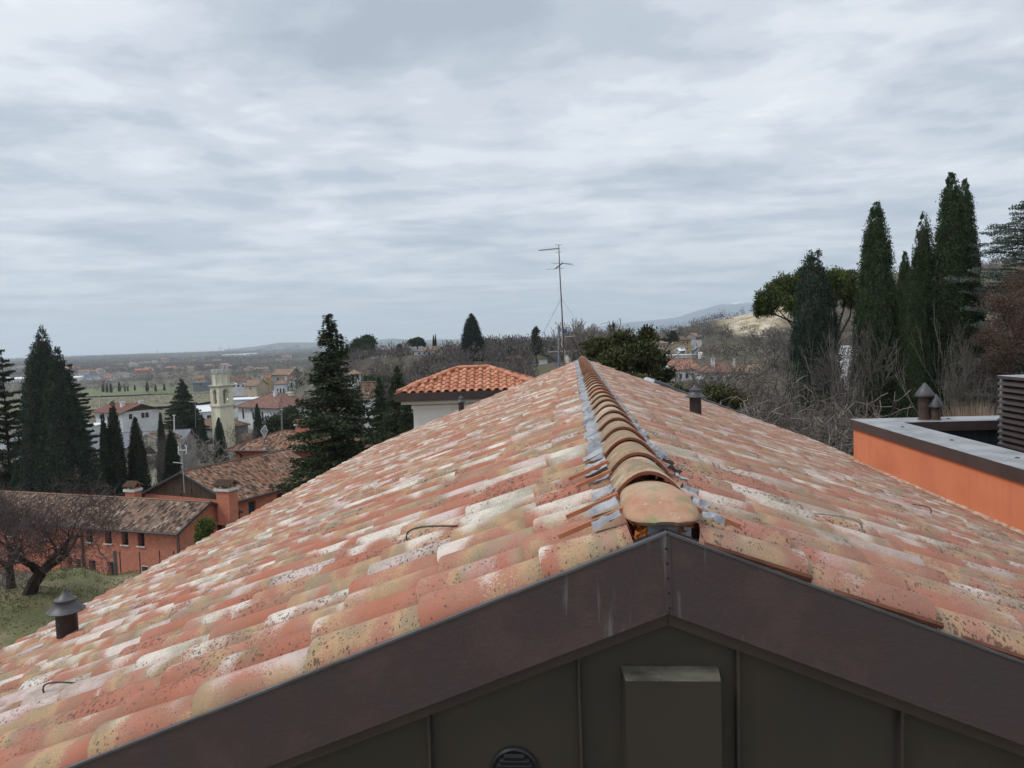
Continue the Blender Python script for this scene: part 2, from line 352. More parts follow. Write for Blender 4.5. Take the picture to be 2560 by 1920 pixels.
def old_tiles(name,cols,pitch=.21,course=.36,bstr=1.0):
    """weathered barrel tiles seen from afar: uv in metres, one random colour per tile, rounded relief"""
    m,t,b=newmat(name); b.inputs['Roughness'].default_value=.92; b.inputs['Specular IOR Level'].default_value=.2
    uv=nd(t,'ShaderNodeUVMap',uv_map='UVMap'); s=nd(t,'ShaderNodeSeparateXYZ'); L(t,uv.outputs[0],s.inputs[0])
    u=mathn(t,'DIVIDE',s.outputs[0],pitch); v=mathn(t,'DIVIDE',s.outputs[1],course)
    fu=mathn(t,'FLOOR',u)
    w0=nd(t,'ShaderNodeTexWhiteNoise',noise_dimensions='1D'); L(t,fu,w0.inputs['W'])
    v=mathn(t,'ADD',v,mathn(t,'MULTIPLY',w0.outputs['Value'],.35)); fv=mathn(t,'FLOOR',v)
    cb=nd(t,'ShaderNodeCombineXYZ'); L(t,fu,cb.inputs[0]); L(t,fv,cb.inputs[1])
    wn=nd(t,'ShaderNodeTexWhiteNoise',noise_dimensions='2D'); L(t,cb.outputs[0],wn.inputs['Vector'])
    n=noise(t,uv.outputs[0],.55,5,.6); n2=noise(t,uv.outputs[0],9.,3,.6)
    x=mathn(t,'MULTIPLY_ADD',wn.outputs['Value'],.82,mathn(t,'MULTIPLY_ADD',mathn(t,'SUBTRACT',n,.5),.55,mathn(t,'MULTIPLY_ADD',n2,.12,-.03)))
    k=len(cols); c=ramp(t,x,[(.12+.78*i/(k-1),q) for i,q in enumerate(cols)])
    gap=ramp(t,mathn(t,'ABSOLUTE',mathn(t,'SINE',mathn(t,'MULTIPLY',u,math.pi))),[(.0,.75),(.38,0.)]); c=mixc(t,gap,c,(.03,.022,.018))
    L(t,c,b.inputs['Base Color'])
    cu=mathn(t,'ABSOLUTE',mathn(t,'SINE',mathn(t,'MULTIPLY',u,math.pi)))
    cv=mathn(t,'FRACT',v); h=mathn(t,'ADD',cu,mathn(t,'MULTIPLY',mathn(t,'SUBTRACT',1.,cv),.25))
    bump(t,b,h,bstr,.07)
    return m
old_tiles('tiles_brown',[(.05,.036,.030),(.10,.066,.050),(.21,.115,.078),(.12,.090,.070),(.30,.18,.125),(.18,.13,.10),(.24,.17,.13),(.44,.37,.29)],.24,.42)
old_tiles('tiles_brown_orange',[(.055,.040,.030),(.14,.078,.052),(.30,.125,.07),(.14,.10,.075),(.34,.18,.115),(.22,.13,.09),(.42,.34,.26)],.24,.42)
old_tiles('tiles_villa',[(.14,.075,.062),(.22,.11,.088),(.20,.115,.098),(.29,.16,.13),(.24,.16,.135)],.3,.4)
old_tiles('tiles_beige',[(.16,.12,.09),(.26,.18,.13),(.34,.23,.17),(.28,.21,.16)],.3,.4)
old_tiles('tiles_red',[(.22,.10,.07),(.32,.15,.105),(.38,.20,.15),(.44,.29,.23)],.3,.4)
old_tiles('tiles_flat_red',[(.15,.070,.054),(.18,.082,.062),(.205,.095,.075)],.3,.4,.4)
# ------------------------------------------------------------------ terrain
def _pol(x,y): return (math.degrees(math.atan2(x-CO.x,y)), math.log(max(2.,math.hypot(x-CO.x,y))))
CP=[]
def cpp(px,py,D): p=at(px,py,D); a,l=_pol(p.x,p.y); CP.append((a,l,p.z))
def cpz(px,D,H): p=at(px,860,D); a,l=_pol(p.x,p.y); CP.append((a,l,50.-H))
for x,y,z in ((0,6,42),(-8,5,42.2),(9,5,42),(0,-12,42),(-7,16,42),(0,20,41.6),(9,16,41.6),(-20,-20,42),(20,-20,43),(0,-60,42),(-60,-40,38),(60,-40,50),(0,-400,40),(-400,-300,20),(400,-300,90)):
    a,l=_pol(x,y); CP.append((a,l,z))
cpp(60,1495,24);cpp(150,1440,27.5);cpp(360,1428,29);cpp(-250,1440,28);cpp(-600,1440,28);cpp(600,1440,28)
for px in (-900,-300,60,350):
    cpz(px,43,17.2);cpz(px,34.5,12.3);cpz(px,30.5,9.5)
for px in (-900,-200,150,400): cpz(px,64,20.5)
for px,H in((-300,21),(60,21),(400,20),(600,19)): cpz(px,80,H)
for px,H in((-300,24),(60,24),(400,23),(650,20),(800,17)): cpz(px,105,H)
for px,H in((-300,28),(100,28),(400,28),(600,26),(800,20)): cpz(px,150,H)
for px,H in((-600,32),(-100,32),(300,31),(560,30),(700,26)): cpz(px,210,H)
for px,H in((-600,34),(-100,34),(300,33),(600,31),(780,25)): cpz(px,270,H)
for px,H in((-600,37),(0,37),(400,37),(700,34),(820,29)): cpz(px,400,H)
for D in(620,900,1400,2200,4000,8000,16000,30000):
    for px in(-2500,-1200,-300,150,500,800,1050): cpz(px,D,40+min(2,D/1000))
for D in(2600,5000,9000,16000,30000):
    for px in(1300,1600,1900,2300,3000): cpz(px,D,41)
# middle wooded ridge
cpz(1150,30,9.5);cpz(1150,60,10.5);cpz(980,60,12);cpz(900,100,15);cpz(1000,100,14);cpz(1150,90,10)
cpp(950,1000,190);cpp(900,962,280);cpp(950,893,350);cpp(860,900,380);cpp(780,925,420);cpp(1070,884,350);cpp(1130,874,450);cpp(1180,905,260)
cpp(1260,925,330);cpp(1340,927,330);cpp(1450,906,255);cpp(1250,888,430);cpp(1380,885,450);cpp(1480,872,450);cpz(1340,150,14);cpz(1400,210,13.5);cpz(1250,230,14)
for px,H in((900,26),(1050,20),(1250,14),(1450,16)): cpz(px,620,H)
for px,H in((900,40),(1050,38),(1250,34),(1450,30),(1560,25)): cpz(px,1000,H)
for px,H in((1150,42),(1350,41),(1550,41)): cpz(px,1700,H)
# right valley and hill
cpz(1560,35,9);cpz(1750,30,9);cpz(1800,60,9.5);cpz(1650,90,9.5);cpz(2200,40,8.5);cpz(2500,35,8);cpz(2300,70,7);cpz(2000,90,7.5);cpz(2560,70,4.5);cpz(3000,50,5);cpz(3400,90,5)
cpp(1700,948,200);cpp(1640,890,340);cpp(1790,905,260);cpp(1720,852,650);cpp(1680,842,950);cpz(1800,1000,-4);cpz(1700,1700,38);cpz(1900,1800,30)
cpp(1800,890,260);cpp(1950,870,260);cpp(2100,862,260);cpp(2300,860,220);cpp(2500,830,200)
cpp(1800,838,420);cpp(1880,845,400);cpp(2000,840,400)
cpp(1700,842,700);cpp(1745,833,640);cpp(1800,817,600);cpp(1850,799,560);cpp(1900,782,545);cpp(1950,760,540);cpp(2080,716,560);cpp(2230,690,520);cpp(2400,680,480);cpp(2600,670,440);cpp(3000,650,420)
for px in(1850,2000,2300,2600,3000): cpz(px,900,-12)
for px in(2000,2400,3000): cpz(px,1400,20)
CPA=np.array(CP)
def gz_arr(x,y):
    a=np.degrees(np.arctan2(x-CO.x,y)); l=np.log(np.maximum(2.,np.hypot(x-CO.x,y)))
    out=np.empty(len(x))
    for i in range(0,len(x),4000):
        da=(a[i:i+4000,None]-CPA[None,:,0]+180)%360-180
        d2=(da/9.)**2+((l[i:i+4000,None]-CPA[None,:,1])/.30)**2
        w=1/(d2+.012)**2.2
        out[i:i+4000]=(w*CPA[None,:,2]).sum(1)/w.sum(1)
    return out
def gz(x,y): return float(gz_arr(np.array([x]),np.array([y]))[0])
def gp(px,D,py=860):
    p=at(px,py,D); return Vector((p.x,p.y,gz(p.x,p.y)))
def terrain():
    az=np.concatenate([np.arange(-180,-50,4.),np.arange(-50,50,.45),np.arange(50,180,4.)]); na=len(az)
    r=np.exp(np.linspace(math.log(2.5),math.log(17800),200)); nr=len(r)
    A,Rr=np.meshgrid(np.radians(az),r)
    X=(CO.x+Rr*np.sin(A)).ravel(); Y=(Rr*np.cos(A)).ravel(); Z=gz_arr(X,Y)
    rr=Rr.ravel()
    amp=np.clip(rr/400,0.02,1)*1.0
    Z+=amp*(np.sin(X/17.+Y/29)*.25+np.sin(Y/13.-X/41)*.2+np.sin(X/61.)*np.cos(Y/53.)*.6)*np.clip(1.6-rr/1500,0,1)
    V=np.stack([X,Y,Z],1)
    me=bpy.data.meshes.new('ground'); f=[]
    for i in range(nr-1):
        for j in range(na):
            k=(j+1)%na; f.append((i*na+j,i*na+k,(i+1)*na+k,(i+1)*na+j))
    c=len(V); cz=gz(CO.x,0.1)
    vv=V.tolist()+[[CO.x,0,cz]]
    for j in range(na): f.append((c,(j+1)%na,j))
    me.from_pydata(vv,[],f)
    # surface kinds: x grass amount, y sand, z wood litter
    az_=np.degrees(A).ravel()
    px=np.array([1280+FPX*((x-CO.x)*CR.x+y*CR.y)/max(1.,(x-CO.x)*CF.x+y*CF.y) if y>0 else -9999 for x,y in zip(X,Y)])
    D=rr*np.cos(A.ravel()-R_(YAW))
    n=lambda s,o:np.sin(X/s+o)*np.cos(Y/s*1.3+o*2)
    grass=np.clip((60-rr)/25+n(9,1)*.15,0,1)
    sand=np.clip(1.3-(np.abs((px-1895+n(14,3)*14)/95))**2.2-np.abs((D-500+n(11,2)*14)/85)**2,0,1)
    wood=np.clip((np.clip((px-820)/60,0,1)*np.clip((800-D)/100,0,1)+np.clip((px-1500)/80,0,1)*np.clip((1500-D)/300,0,1))*np.clip((rr-45)/25,0,1),0,1)
    ca=me.color_attributes.new('zone','FLOAT_COLOR','POINT')
    arr=np.zeros((len(vv),4),dtype=np.float32); arr[:-1,0]=grass; arr[:-1,1]=sand; arr[:-1,2]=wood; arr[:,3]=1; arr[-1,0]=1
    ca.data.foreach_set('color',arr.ravel())
    me.polygons.foreach_set('use_smooth',[True]*len(me.polygons))
    m,t,b=newmat('ground'); b.inputs['Roughness'].default_value=.95; b.inputs['Specular IOR Level'].default_value=.15
    at_=nd(t,'ShaderNodeAttribute',attribute_name='zone'); s=nd(t,'ShaderNodeSeparateColor'); L(t,at_.outputs['Color'],s.inputs[0])
    tc=nd(t,'ShaderNodeTexCoord'); P=tc.outputs['Object']
    # far fields: one dull colour per plot, long rectangles
    mp=nd(t,'ShaderNodeMapping'); mp.inputs['Scale'].default_value=(.0040,.0075,0); mp.inputs['Rotation'].default_value=(0,0,R_(17)); L(t,P,mp.inputs[0])
    vo=nd(t,'ShaderNodeTexVoronoi',distance='CHEBYCHEV'); vo.inputs['Scale'].default_value=1.; L(t,mp.outputs[0],vo.inputs['Vector'])
    sc=nd(t,'ShaderNodeSeparateColor'); L(t,vo.outputs['Color'],sc.inputs[0])
    fld=ramp(t,sc.outputs[0],[(.1,(.085,.075,.055)),(.3,(.10,.10,.062)),(.45,(.115,.10,.075)),(.6,(.075,.092,.045)),(.75,(.12,.105,.082)),(.9,(.09,.082,.068))])
    fld=mixc(t,ramp(t,noise(t,P,.02,5,.6),[(.4,0.),(.65,.6)]),fld,(.07,.062,.052))
    fld=mixc(t,ramp(t,noise(t,P,.35,4,.7),[(.35,0.),(.7,.35)]),fld,(.16,.145,.10))
    g1=ramp(t,noise(t,P,.35,6,.65),[(.34,(.085,.110,.038)),(.47,(.15,.145,.075)),(.60,(.25,.205,.135))])
    g1=mixc(t,ramp(t,noise(t,P,7.,5,.75),[(.42,0.),(.7,.65)]),g1,(.19,.165,.10))
    g1=mixc(t,ramp(t,noise(t,P,1.3,6,.8),[(.52,0.),(.72,.45)]),g1,(.07,.06,.035))
    wd=ramp(t,noise(t,P,.045,6,.65),[(.35,(.050,.046,.036)),(.5,(.080,.066,.052)),(.62,(.085,.088,.045))])
    wd=mixc(t,ramp(t,noise(t,P,.6,4,.7),[(.4,0.),(.7,.5)]),wd,(.12,.10,.075))
    sd=ramp(t,noise(t,P,.09,8,.75),[(.36,(.58,.52,.42)),(.48,(.42,.35,.25)),(.58,(.20,.17,.10))])
    fld=mixc(t,.25,fld,(.16,.15,.11)); c=mixc(t,s.outputs[2],fld,wd); c=mixc(t,s.outputs[0],c,g1); c=mixc(t,s.outputs[1],c,sd)
    L(t,c,b.inputs['Base Color']); bump(t,b,noise(t,P,3.,6,.7),.5,.12)
    me.materials.append(m)
    o=link('ground',me); tag(o,None,None,None,'structure')
terrain()
# distant hills and mountains, each a real ridge of its own at its distance
def ridge(name,D,prof,col,depth,snowline=None,seed=0,rough=1.):
    rnd=np.random.RandomState(seed)
    xs=np.linspace(prof[0][0],prof[-1][0],140); ys=np.interp(xs,[p[0] for p in prof],[p[1] for p in prof])
    o1=np.cumsum(rnd.randn(140))*.35*rough; o1-=np.linspace(o1[0],o1[-1],140); ys=ys+np.convolve(o1,np.ones(5)/5,'same')+rnd.randn(140)*.25*rough
    top=[at(x,y,D) for x,y in zip(xs,ys)]
    rows=[]
    K=9
    for k in range(K+1):
        f=k/K; row=[]
        for i,p in enumerate(top):
            d=Vector((p.x-CO.x,p.y,0)).normalized(); h=max(2.,p.z-6)
            w=1+.35*math.sin(i*.55+k*.7+seed)+.2*math.sin(i*1.3-k)
            row.append((p.x-d.x*depth*f*w,p.y-d.y*depth*f*w,6+h*(1-f)**(1.3) if k<K else 4))
        rows.append(row)
    back=[]
    for p in top:
        d=Vector((p.x-CO.x,p.y,0)).normalized(); back.append((p.x+d.x*depth,p.y+d.y*depth,4))
    mb=MB(); mb.grid([back]+rows)
    m,t,b=newmat(name+'_surface'); b.inputs['Roughness'].default_value=1
    tc=nd(t,'ShaderNodeTexCoord'); P=tc.outputs['Object']
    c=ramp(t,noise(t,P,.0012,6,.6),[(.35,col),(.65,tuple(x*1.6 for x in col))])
    if snowline:
        s=nd(t,'ShaderNodeSeparateXYZ'); L(t,P,s.inputs[0])
        z=mathn(t,'ADD',s.outputs[2],mathn(t,'MULTIPLY',mathn(t,'SUBTRACT',noise(t,P,.006,7,.75),.5),260.))
        f=mathn(t,'MULTIPLY_ADD',z,1/50.,-snowline/50.,clamp=True); c=mixc(t,f,c,(.85,.87,.9))
    L(t,c,b.inputs['Base Color'])
    o=mb.build(name,m,None,True); tag(o,kind='structure'); return o
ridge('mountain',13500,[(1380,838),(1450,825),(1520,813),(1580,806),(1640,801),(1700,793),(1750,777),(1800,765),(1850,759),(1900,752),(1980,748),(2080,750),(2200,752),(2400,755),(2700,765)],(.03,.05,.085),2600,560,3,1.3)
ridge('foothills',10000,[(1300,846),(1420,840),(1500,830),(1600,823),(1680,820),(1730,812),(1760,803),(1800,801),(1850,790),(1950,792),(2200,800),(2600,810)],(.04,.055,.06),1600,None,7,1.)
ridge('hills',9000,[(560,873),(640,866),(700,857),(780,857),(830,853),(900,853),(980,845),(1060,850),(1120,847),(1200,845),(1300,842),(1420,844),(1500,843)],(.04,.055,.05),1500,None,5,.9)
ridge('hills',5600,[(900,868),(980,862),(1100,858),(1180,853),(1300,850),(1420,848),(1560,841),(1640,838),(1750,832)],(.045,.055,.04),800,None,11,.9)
def haze():
    mb=MB(); mb.box(-18600,18600,-18600,18600,1.5,760)
    m=bpy.data.materials.new('haze'); m.use_nodes=True; t=m.node_tree; t.nodes.clear()
    v=nd(t,'ShaderNodeVolumePrincipled'); v.inputs['Color'].default_value=(.80,.90,1.,1); v.inputs['Density'].default_value=1.0e-4
    v.inputs['Anisotropy'].default_value=.2
    o=nd(t,'ShaderNodeOutputMaterial'); L(t,v.outputs[0],o.inputs['Volume'])
    tag(mb.build('haze',m),kind='stuff')
# ------------------------------------------------------------------ our roof
SL=.389; ZA=50-.585; YG=2.05; YF=18.3; EL=5.0; ER=4.98
ca=math.cos(math.atan(SL)); sa=math.sin(math.atan(SL))
rnd=random.Random(5)
house=empty('tiled_house',(0,YG,41.9),0,'near house with mottled pink, white and green barrel tile roof and brown metal gable','house')
HO=Vector((0,YG,41.9))
def loc(p): return Vector(p)-HO
def tile_row(mb,P0,A,Sd,N,a,s,e,rot=0.,hw=.088,hh=.060,pitch=.215,th=.014,ln=None,lift=.016,wmul=1.):
    """one S-shaped barrel tile: a across, s its lower end down the slope"""
    ln=ln or e*1.16
    xs=[-hw*math.cos(math.pi*k/10) for k in range(11)]
    prof=[(x,hh*max(0,1-(x/hw)**2)**.5) for x in xs]+[(hw+.02,-.004),(pitch-hw+.008,-.002)]
    rows=[];uvs=[]
    def pt(x,n,q):
        tp=1-.10*q/ln if abs(x)<=hw*1.01 else 1.
        xx=x*wmul*tp; aa=a+xx+rot*q; ss=s-q; nn=n*tp+lift*(1-q/ln)
        return P0+A*aa+Sd*ss+N*nn
    for q in (0,.006,ln*.5,ln):
        inset=.004 if q==0 else 0.
        rows.append([pt(x,n-inset*(1 if n>.01 else 0),q) for x,n in prof]); uvs.append([(k/12.,q/ln) for k in range(13)])
    b0=[pt(x*.97,n-th,0) for x,n in prof]
    mb.grid([b0]+rows,[[(k/12.,0) for k in range(13)]]+uvs)
def slope_tiles(side):
    mb=MB(); A=Vector((0,1,0)); Sd=Vector((side*ca,0,-sa)); N=Vector((side*sa,0,ca))
    P0=loc((0,YG+.03,ZA)); e=.372; half=EL if side<0 else ER
    ncol=int((YF-YG)/.208); nrow=int(half/ca/e)
    for j in range(ncol):
        cj=rnd.gauss(0,.016)+(.06 if j%2 else 0.)*rnd.random()
        for i in range(nrow,-1,-1):
            s=(i+1)*e+.02+cj+rnd.gauss(0,.007); 
            if side>0 and j>=0:
                pass
            tile_row(mb,P0,A,Sd,N,.085+j*.208+rnd.gauss(0,.0025),s,e,rnd.gauss(0,.006),ln=(e*1.16 if i else min(e*1.16,s-.085)),hw=.096,hh=.076+rnd.gauss(0,.002),lift=.017+abs(rnd.gauss(0,.003)))
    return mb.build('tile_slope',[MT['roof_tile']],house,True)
# smooth shading with crisp lower ends
def sharp(o,ang=40):
    me=o.data
    try: me.set_sharp_from_angle(angle=R_(ang))
    except Exception: pass
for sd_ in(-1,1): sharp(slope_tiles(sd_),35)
def verge_edge():
    # bare clay rims of the last tile column standing proud of the metal fascia
    mb=MB(); r=random.Random(12); side=1; Sd=Vector((ca,0,-sa)); N=Vector((sa,0,ca)); b=loc((0,YG+.012,ZA))
    e=.372; i=0
    while (i+1)*e<5.3:
        s0=i*e+.09+r.uniform(-.01,.02); s1=(i+1)*e+.03; n0=.040; n1=.050+r.uniform(0,.006)
        rows=[]
        for q in range(8):
            f=q/7; c=r.gauss(0,.0022)
            rows.append([b+Sd*(s0+(s1-s0)*f)+N*(n0+(n1-n0)*f+dz)+Vector((0,dy,0)) for dy,dz in ((.010,-.016+c),(-.002,-.015+c),(-.005,-.004),(.004,.003))])
        mb.grid(rows); i+=1
    mb.build('verge_tile_rim',MT['ridge_edge2'],house)
M('ridge_edge2',(.15,.058,.030),(.08,.03,.018),14,.85,0,.3,.003,60)
verge_edge()
mb=MB()
for sd_ in(-1,1):
    mb.slab([loc((0,YG+.02,ZA-.01)),loc((sd_*5.0,YG+.02,ZA-.01-5.0*SL)),loc((sd_*5.0,YF,ZA-.01-5.0*SL)),loc((0,YF,ZA-.01))],.12,(0,1,0))
mb.build('roof_deck',MT['terracotta_plain'],house)
# ridge tiles
M('ridge_edge',(.27,.085,.042),(.17,.055,.03),18,.85,0,.2,.003,60)
def ridge_tiles():
    mb=MB(); e=.425; y0=2.52
    n=int((YF-y0)/e)+1
    for k in range(n):
        yf=y0+k*e+rnd.gauss(0,.004); lnn=.49; dx=rnd.gauss(0,.003)
        rows=[];
        def sec(q,w,h,zl,inn=0.):
            r=[]
            for i in range(15):
                x=-1+2*i/14; x=x*(1.-.0*abs(x)); z=1-abs(x)**2.1
                r.append(loc((dx+x*(w-inn),yf+q,50-.549+zl+z*(h-inn*.9))))
            return r
        fr=[(0,.120,.084,.004,.0),(0.008,.121,.086,.006,0.),(lnn*.5,.115,.083,-.004,0.),(lnn,.109,.079,-.012,0.)]
        mb.cm=0; mb.grid([sec(*a) for a in fr])
        mb.cm=1
        mb.grid([sec(0.05,.120,.084,.004,.013),sec(0,.120,.084,.004,.013),sec(0,.120,.084,.004,0.)])
    o=mb.build('ridge_tiles',[MT['ridge_tile'],MT['ridge_edge']],house,True); sharp(o,40)
ridge_tiles()
def ridge_end():
    mb=MB(); rows=[]
    # a barrel that closes into a shell-shaped nose towards the gable
    ys=[2.62,2.50,2.40,2.31,2.23,2.17,2.13,2.105,2.090]; ws=[.098,.104,.109,.113,.113,.108,.096,.076,.03]; hs=[.046,.055,.063,.068,.060,.045,.029,.014,.004]
    for y,w,h in zip(ys,ws,hs):
        rows.append([loc((.002+-math.cos(math.pi*i/18)*w,y,50-.532-.020*max(0,y-2.09)/.5+math.sin(math.pi*i/18)**.9*h)) for i in range(19)])
    mb.grid(rows[::-1])
    rows2=[[Vector((p.x*.93,p.y+.012,p.z-.012)) for p in r] for r in rows]
    mb.grid(rows2)
    mb.grid([[p for p in rows[-1]],[p for p in rows2[-1]]])
    mb.grid([[r[0] for r in rows],[r[0] for r in rows2]]); mb.grid([[r[-1] for r in rows],[r[-1] for r in rows2]])
    o=mb.build('ridge_end_tile',MT['end_tile'],house,True); tag(o,'rounded shell-shaped end tile at the gable end of the ridge')
    sharp(o,50)
ridge_end()
M('slip_clay',(.48,.20,.105),(.36,.14,.075),18,.85,0,.2,.003,60)
def flashing():
    mb=MB(); r=random.Random(2)
    for side in(-1,1):
        Sd=Vector((side*ca,0,-sa)); N=Vector((side*sa,0,ca))
        wmax=.105 if side<0 else .080
        n=int((YF-3.45)/.025); rows=[]
        for k in range(n):
            y=3.45+k*.025; col=((y-YG-.115)/.215)%1.; 
            bul=.060*max(0,1-((col-.5)*2/.84)**2)**.55 if abs(col-.5)<.42 else 0.
            ww=wmax+.012*math.sin(y*9)+r.gauss(0,.004)
            row=[]
            for q in range(7):
                f=q/6; s=.06+ww*f
                nn=.022+bul*(.7+.3*f)+r.gauss(0,.0045)+.018*(1-f)
                row.append(loc((0,y,ZA))+Sd*s+N*nn+Vector((0,r.gauss(0,.002),0)))
            rows.append(row)
        mb.grid(rows)
    mb.build('lead_flashing',MT['lead'],house,False)
    # loose folded tabs of lead and cut slips of bare tile near the gable
    mb=MB()
    for k in range(7):
        y=2.19+k*.215*.93+r.uniform(-.02,.02); side=-1
        for side in(-1,1):
            Sd=Vector((side*ca,0,-sa)); N=Vector((side*sa,0,ca)); w=r.uniform(.018,.032)
            s1=.09 ; s2=r.uniform(.165,.195) if side<0 else r.uniform(.14,.165)
            b=loc((0,y,ZA)); rows=[]
            for q in range(6):
                f=q/5; rows.append([b+Sd*(s1+(s2-s1)*f)+Vector((0,dy,0))+N*(.100+.010*math.sin(dy*90+k)+r.gauss(0,.003)-.006*f) for dy in (-w,-w*.3,w*.3,w)])
            mb=MB(); mb.grid(rows); mb.build('lead_tab',MT['lead'],house,False)
    for k in range(10):
        y=2.245+k*.215+r.uniform(-.01,.01)
        for side in(-1,1):
            if side>0 and k>0 or k>4 or k==2: continue
            Sd=Vector((side*ca,0,-sa)); N=Vector((side*sa,0,ca)); ln=r.uniform(.19,.30) if k<5 else r.uniform(.15,.2)
            b=loc((0,y,ZA)); w=r.uniform(.005,.009)
            p=[b+Sd*.08+N*.102+Vector((0,-w,0)),b+Sd*ln+N*.096+Vector((0,-w*.6,0)),b+Sd*ln+N*.096+Vector((0,w*.6,0)),b+Sd*.08+N*.102+Vector((0,w*1.6,0))]
            q=[x-N*.014 for x in p]
            mb=MB(); mb.poly(p); mb.poly(q[::-1])
            for i in range(4): j=(i+1)%4; mb.poly([p[j],p[i],q[i],q[j]])
            mb.build('tile_slip',MT['slip_clay'],house)
flashing()
mb=MB(); r=random.Random(8)
for s,c in((-1,8),(1,2)):
    for k in range(26):
        p=loc((s*.06+r.gauss(0,.013),YG+.07+r.uniform(0,.03),50-.56+r.uniform(-.02,.035))); 
        d=[Vector((r.gauss(0,1),r.gauss(0,1),r.gauss(0,1))).normalized()*.014 for _ in range(4)]
        mb.poly([p+d[0],p+d[1],p+d[2]]); mb.poly([p+d[0],p+d[2],p+d[3]]); mb.poly([p+d[1],p+d[3],p+d[2]]); mb.poly([p+d[0],p+d[3],p+d[1]])
mb.build('foam_fill',MT['rust_foam'],house,True)
mb=MB(); mb.obox(loc((.014,YG+.075,50-.574)),(.062,0,0),(0,.006,0),(0,.004,.036)); mb.build('ridge_stop_plate',MT['lead'],house)
# fascia
def fascia_mat():
    m,t,b=newmat('fascia_metal'); b.inputs['Roughness'].default_value=.48; b.inputs['Metallic'].default_value=.15; b.inputs['Specular IOR Level'].default_value=.45
    tc=nd(t,'ShaderNodeTexCoord'); P=tc.outputs['Object']
    c=ramp(t,noise(t,P,2.6,8,.65),[(.3,(0.120,0.077,0.074)),(.5,(0.080,0.055,0.056)),(.7,(0.070,0.056,0.062))])
    mp=nd(t,'ShaderNodeMapping'); mp.inputs['Scale'].default_value=(26,26,2.4); L(t,P,mp.inputs[0])
    n=noise(t,mp.outputs[0],1.,4,.6); s=nd(t,'ShaderNodeSeparateXYZ'); L(t,P,s.inputs[0])
    near=ramp(t,mathn(t,'ABSOLUTE',mathn(t,'ADD',s.outputs[0],.02)),[(0.,.15),(.14,.10),(.35,0.)])
    st=ramp(t,mathn(t,'ADD',n,near),[(.70,0.),(.80,.55)])
    c=mixc(t,st,c,(.22,.22,.23))
    mp2=nd(t,'ShaderNodeMapping'); mp2.inputs['Scale'].default_value=(1,1,.45); L(t,P,mp2.inputs[0])
    vo=nd(t,'ShaderNodeTexVoronoi'); vo.inputs['Scale'].default_value=13; L(t,mp2.outputs[0],vo.inputs['Vector'])
    se=nd(t,'ShaderNodeSeparateColor'); L(t,vo.outputs['Color'],se.inputs[0])
    th=ramp(t,se.outputs[0],[(.80,0.),(1.,.10)])
    sp=mathn(t,'MULTIPLY',mathn(t,'SUBTRACT',th,vo.outputs['Distance'],clamp=True),30.,clamp=True)
    c=mixc(t,mathn(t,'MULTIPLY',sp,.6),c,(.5,.49,.47)); L(t,c,b.inputs['Base Color'])
    n5=noise(t,P,1.3,3,.5); bump(t,b,mathn(t,'ADD',mathn(t,'MULTIPLY',n5,5.),noise(t,P,60.,4,.6)),.30,.006)
    return m
fascia_mat()
FT=.548; FH=.231
for side in(-1,1):
    mb=MB(); mb.cm=0; X=side*5.12; g=side*.0008
    A0=loc((g,YG,50-FT)); A1=loc((X,YG,50-FT-SL*5.12)); dn=Vector((0,0,-FH)); bk=Vector((0,.05,0))
    lip=Vector((0,-.004,0))
    mb.poly([A0,A1,A1+dn,A0+dn] if side>0 else [A1,A0,A0+dn,A1+dn])
    mb.poly([A0+dn,A1+dn,A1+dn+bk,A0+dn+bk]); mb.poly([A0+bk,A1+bk,A1+dn+bk,A0+dn+bk])
    mb.cm=1
    mb.poly([A0,A1,A1+bk*.6+Vector((0,0,-.002)),A0+bk*.6+Vector((0,0,-.002))])
    e0=A0+Vector((0,-.0005,0))
    mb.obox((A0+A1)/2+Vector((0,.001,-.0015)),(A1-A0)/2,(0,.0045,0),(0,0,.0035))
    mb.build('fascia_board',[MT['fascia_metal'],MT['grey_edge']],house)
    mb=MB(); T0=A0+dn+Vector((0,.028,.006)); T1=A1+dn+Vector((0,.028,.006)); dd=Vector((0,0,-.048)); bb=Vector((0,.05,0))
    mb.poly([T0,T1,T1+dd,T0+dd]); mb.poly([T0+dd,T1+dd,T1+dd+bb,T0+dd+bb])
    mb.build('soffit_trim',MT['brown_metal'],house)
mb=MB()
for k in range(5):
    c=loc((-.004+.0015*k,YG-.002,50-FT-.045-k*.042)); mb.lathe([(0,.0),(.0045,0.)],(0,0,0),8) if False else None
    n=10
    mb=MB(); mb.poly([c+Vector((math.cos(2*math.pi*i/n)*.0038,-.001,math.sin(2*math.pi*i/n)*.0038)) for i in range(n)])
    mb.poly([c+Vector((math.cos(2*math.pi*i/n)*.0018,-.002,math.sin(2*math.pi*i/n)*.0018)) for i in range(n)]); mb.build('rivet',MT['black_plastic'],house)
mb=MB(); mb.obox(loc((-.002,YG+.004,50-FT-FH/2)),(.010,0,.0),(0,.006,0),(0,0,FH/2-.008)); mb.build('fascia_joint_cover',MT['fascia_metal'],house)
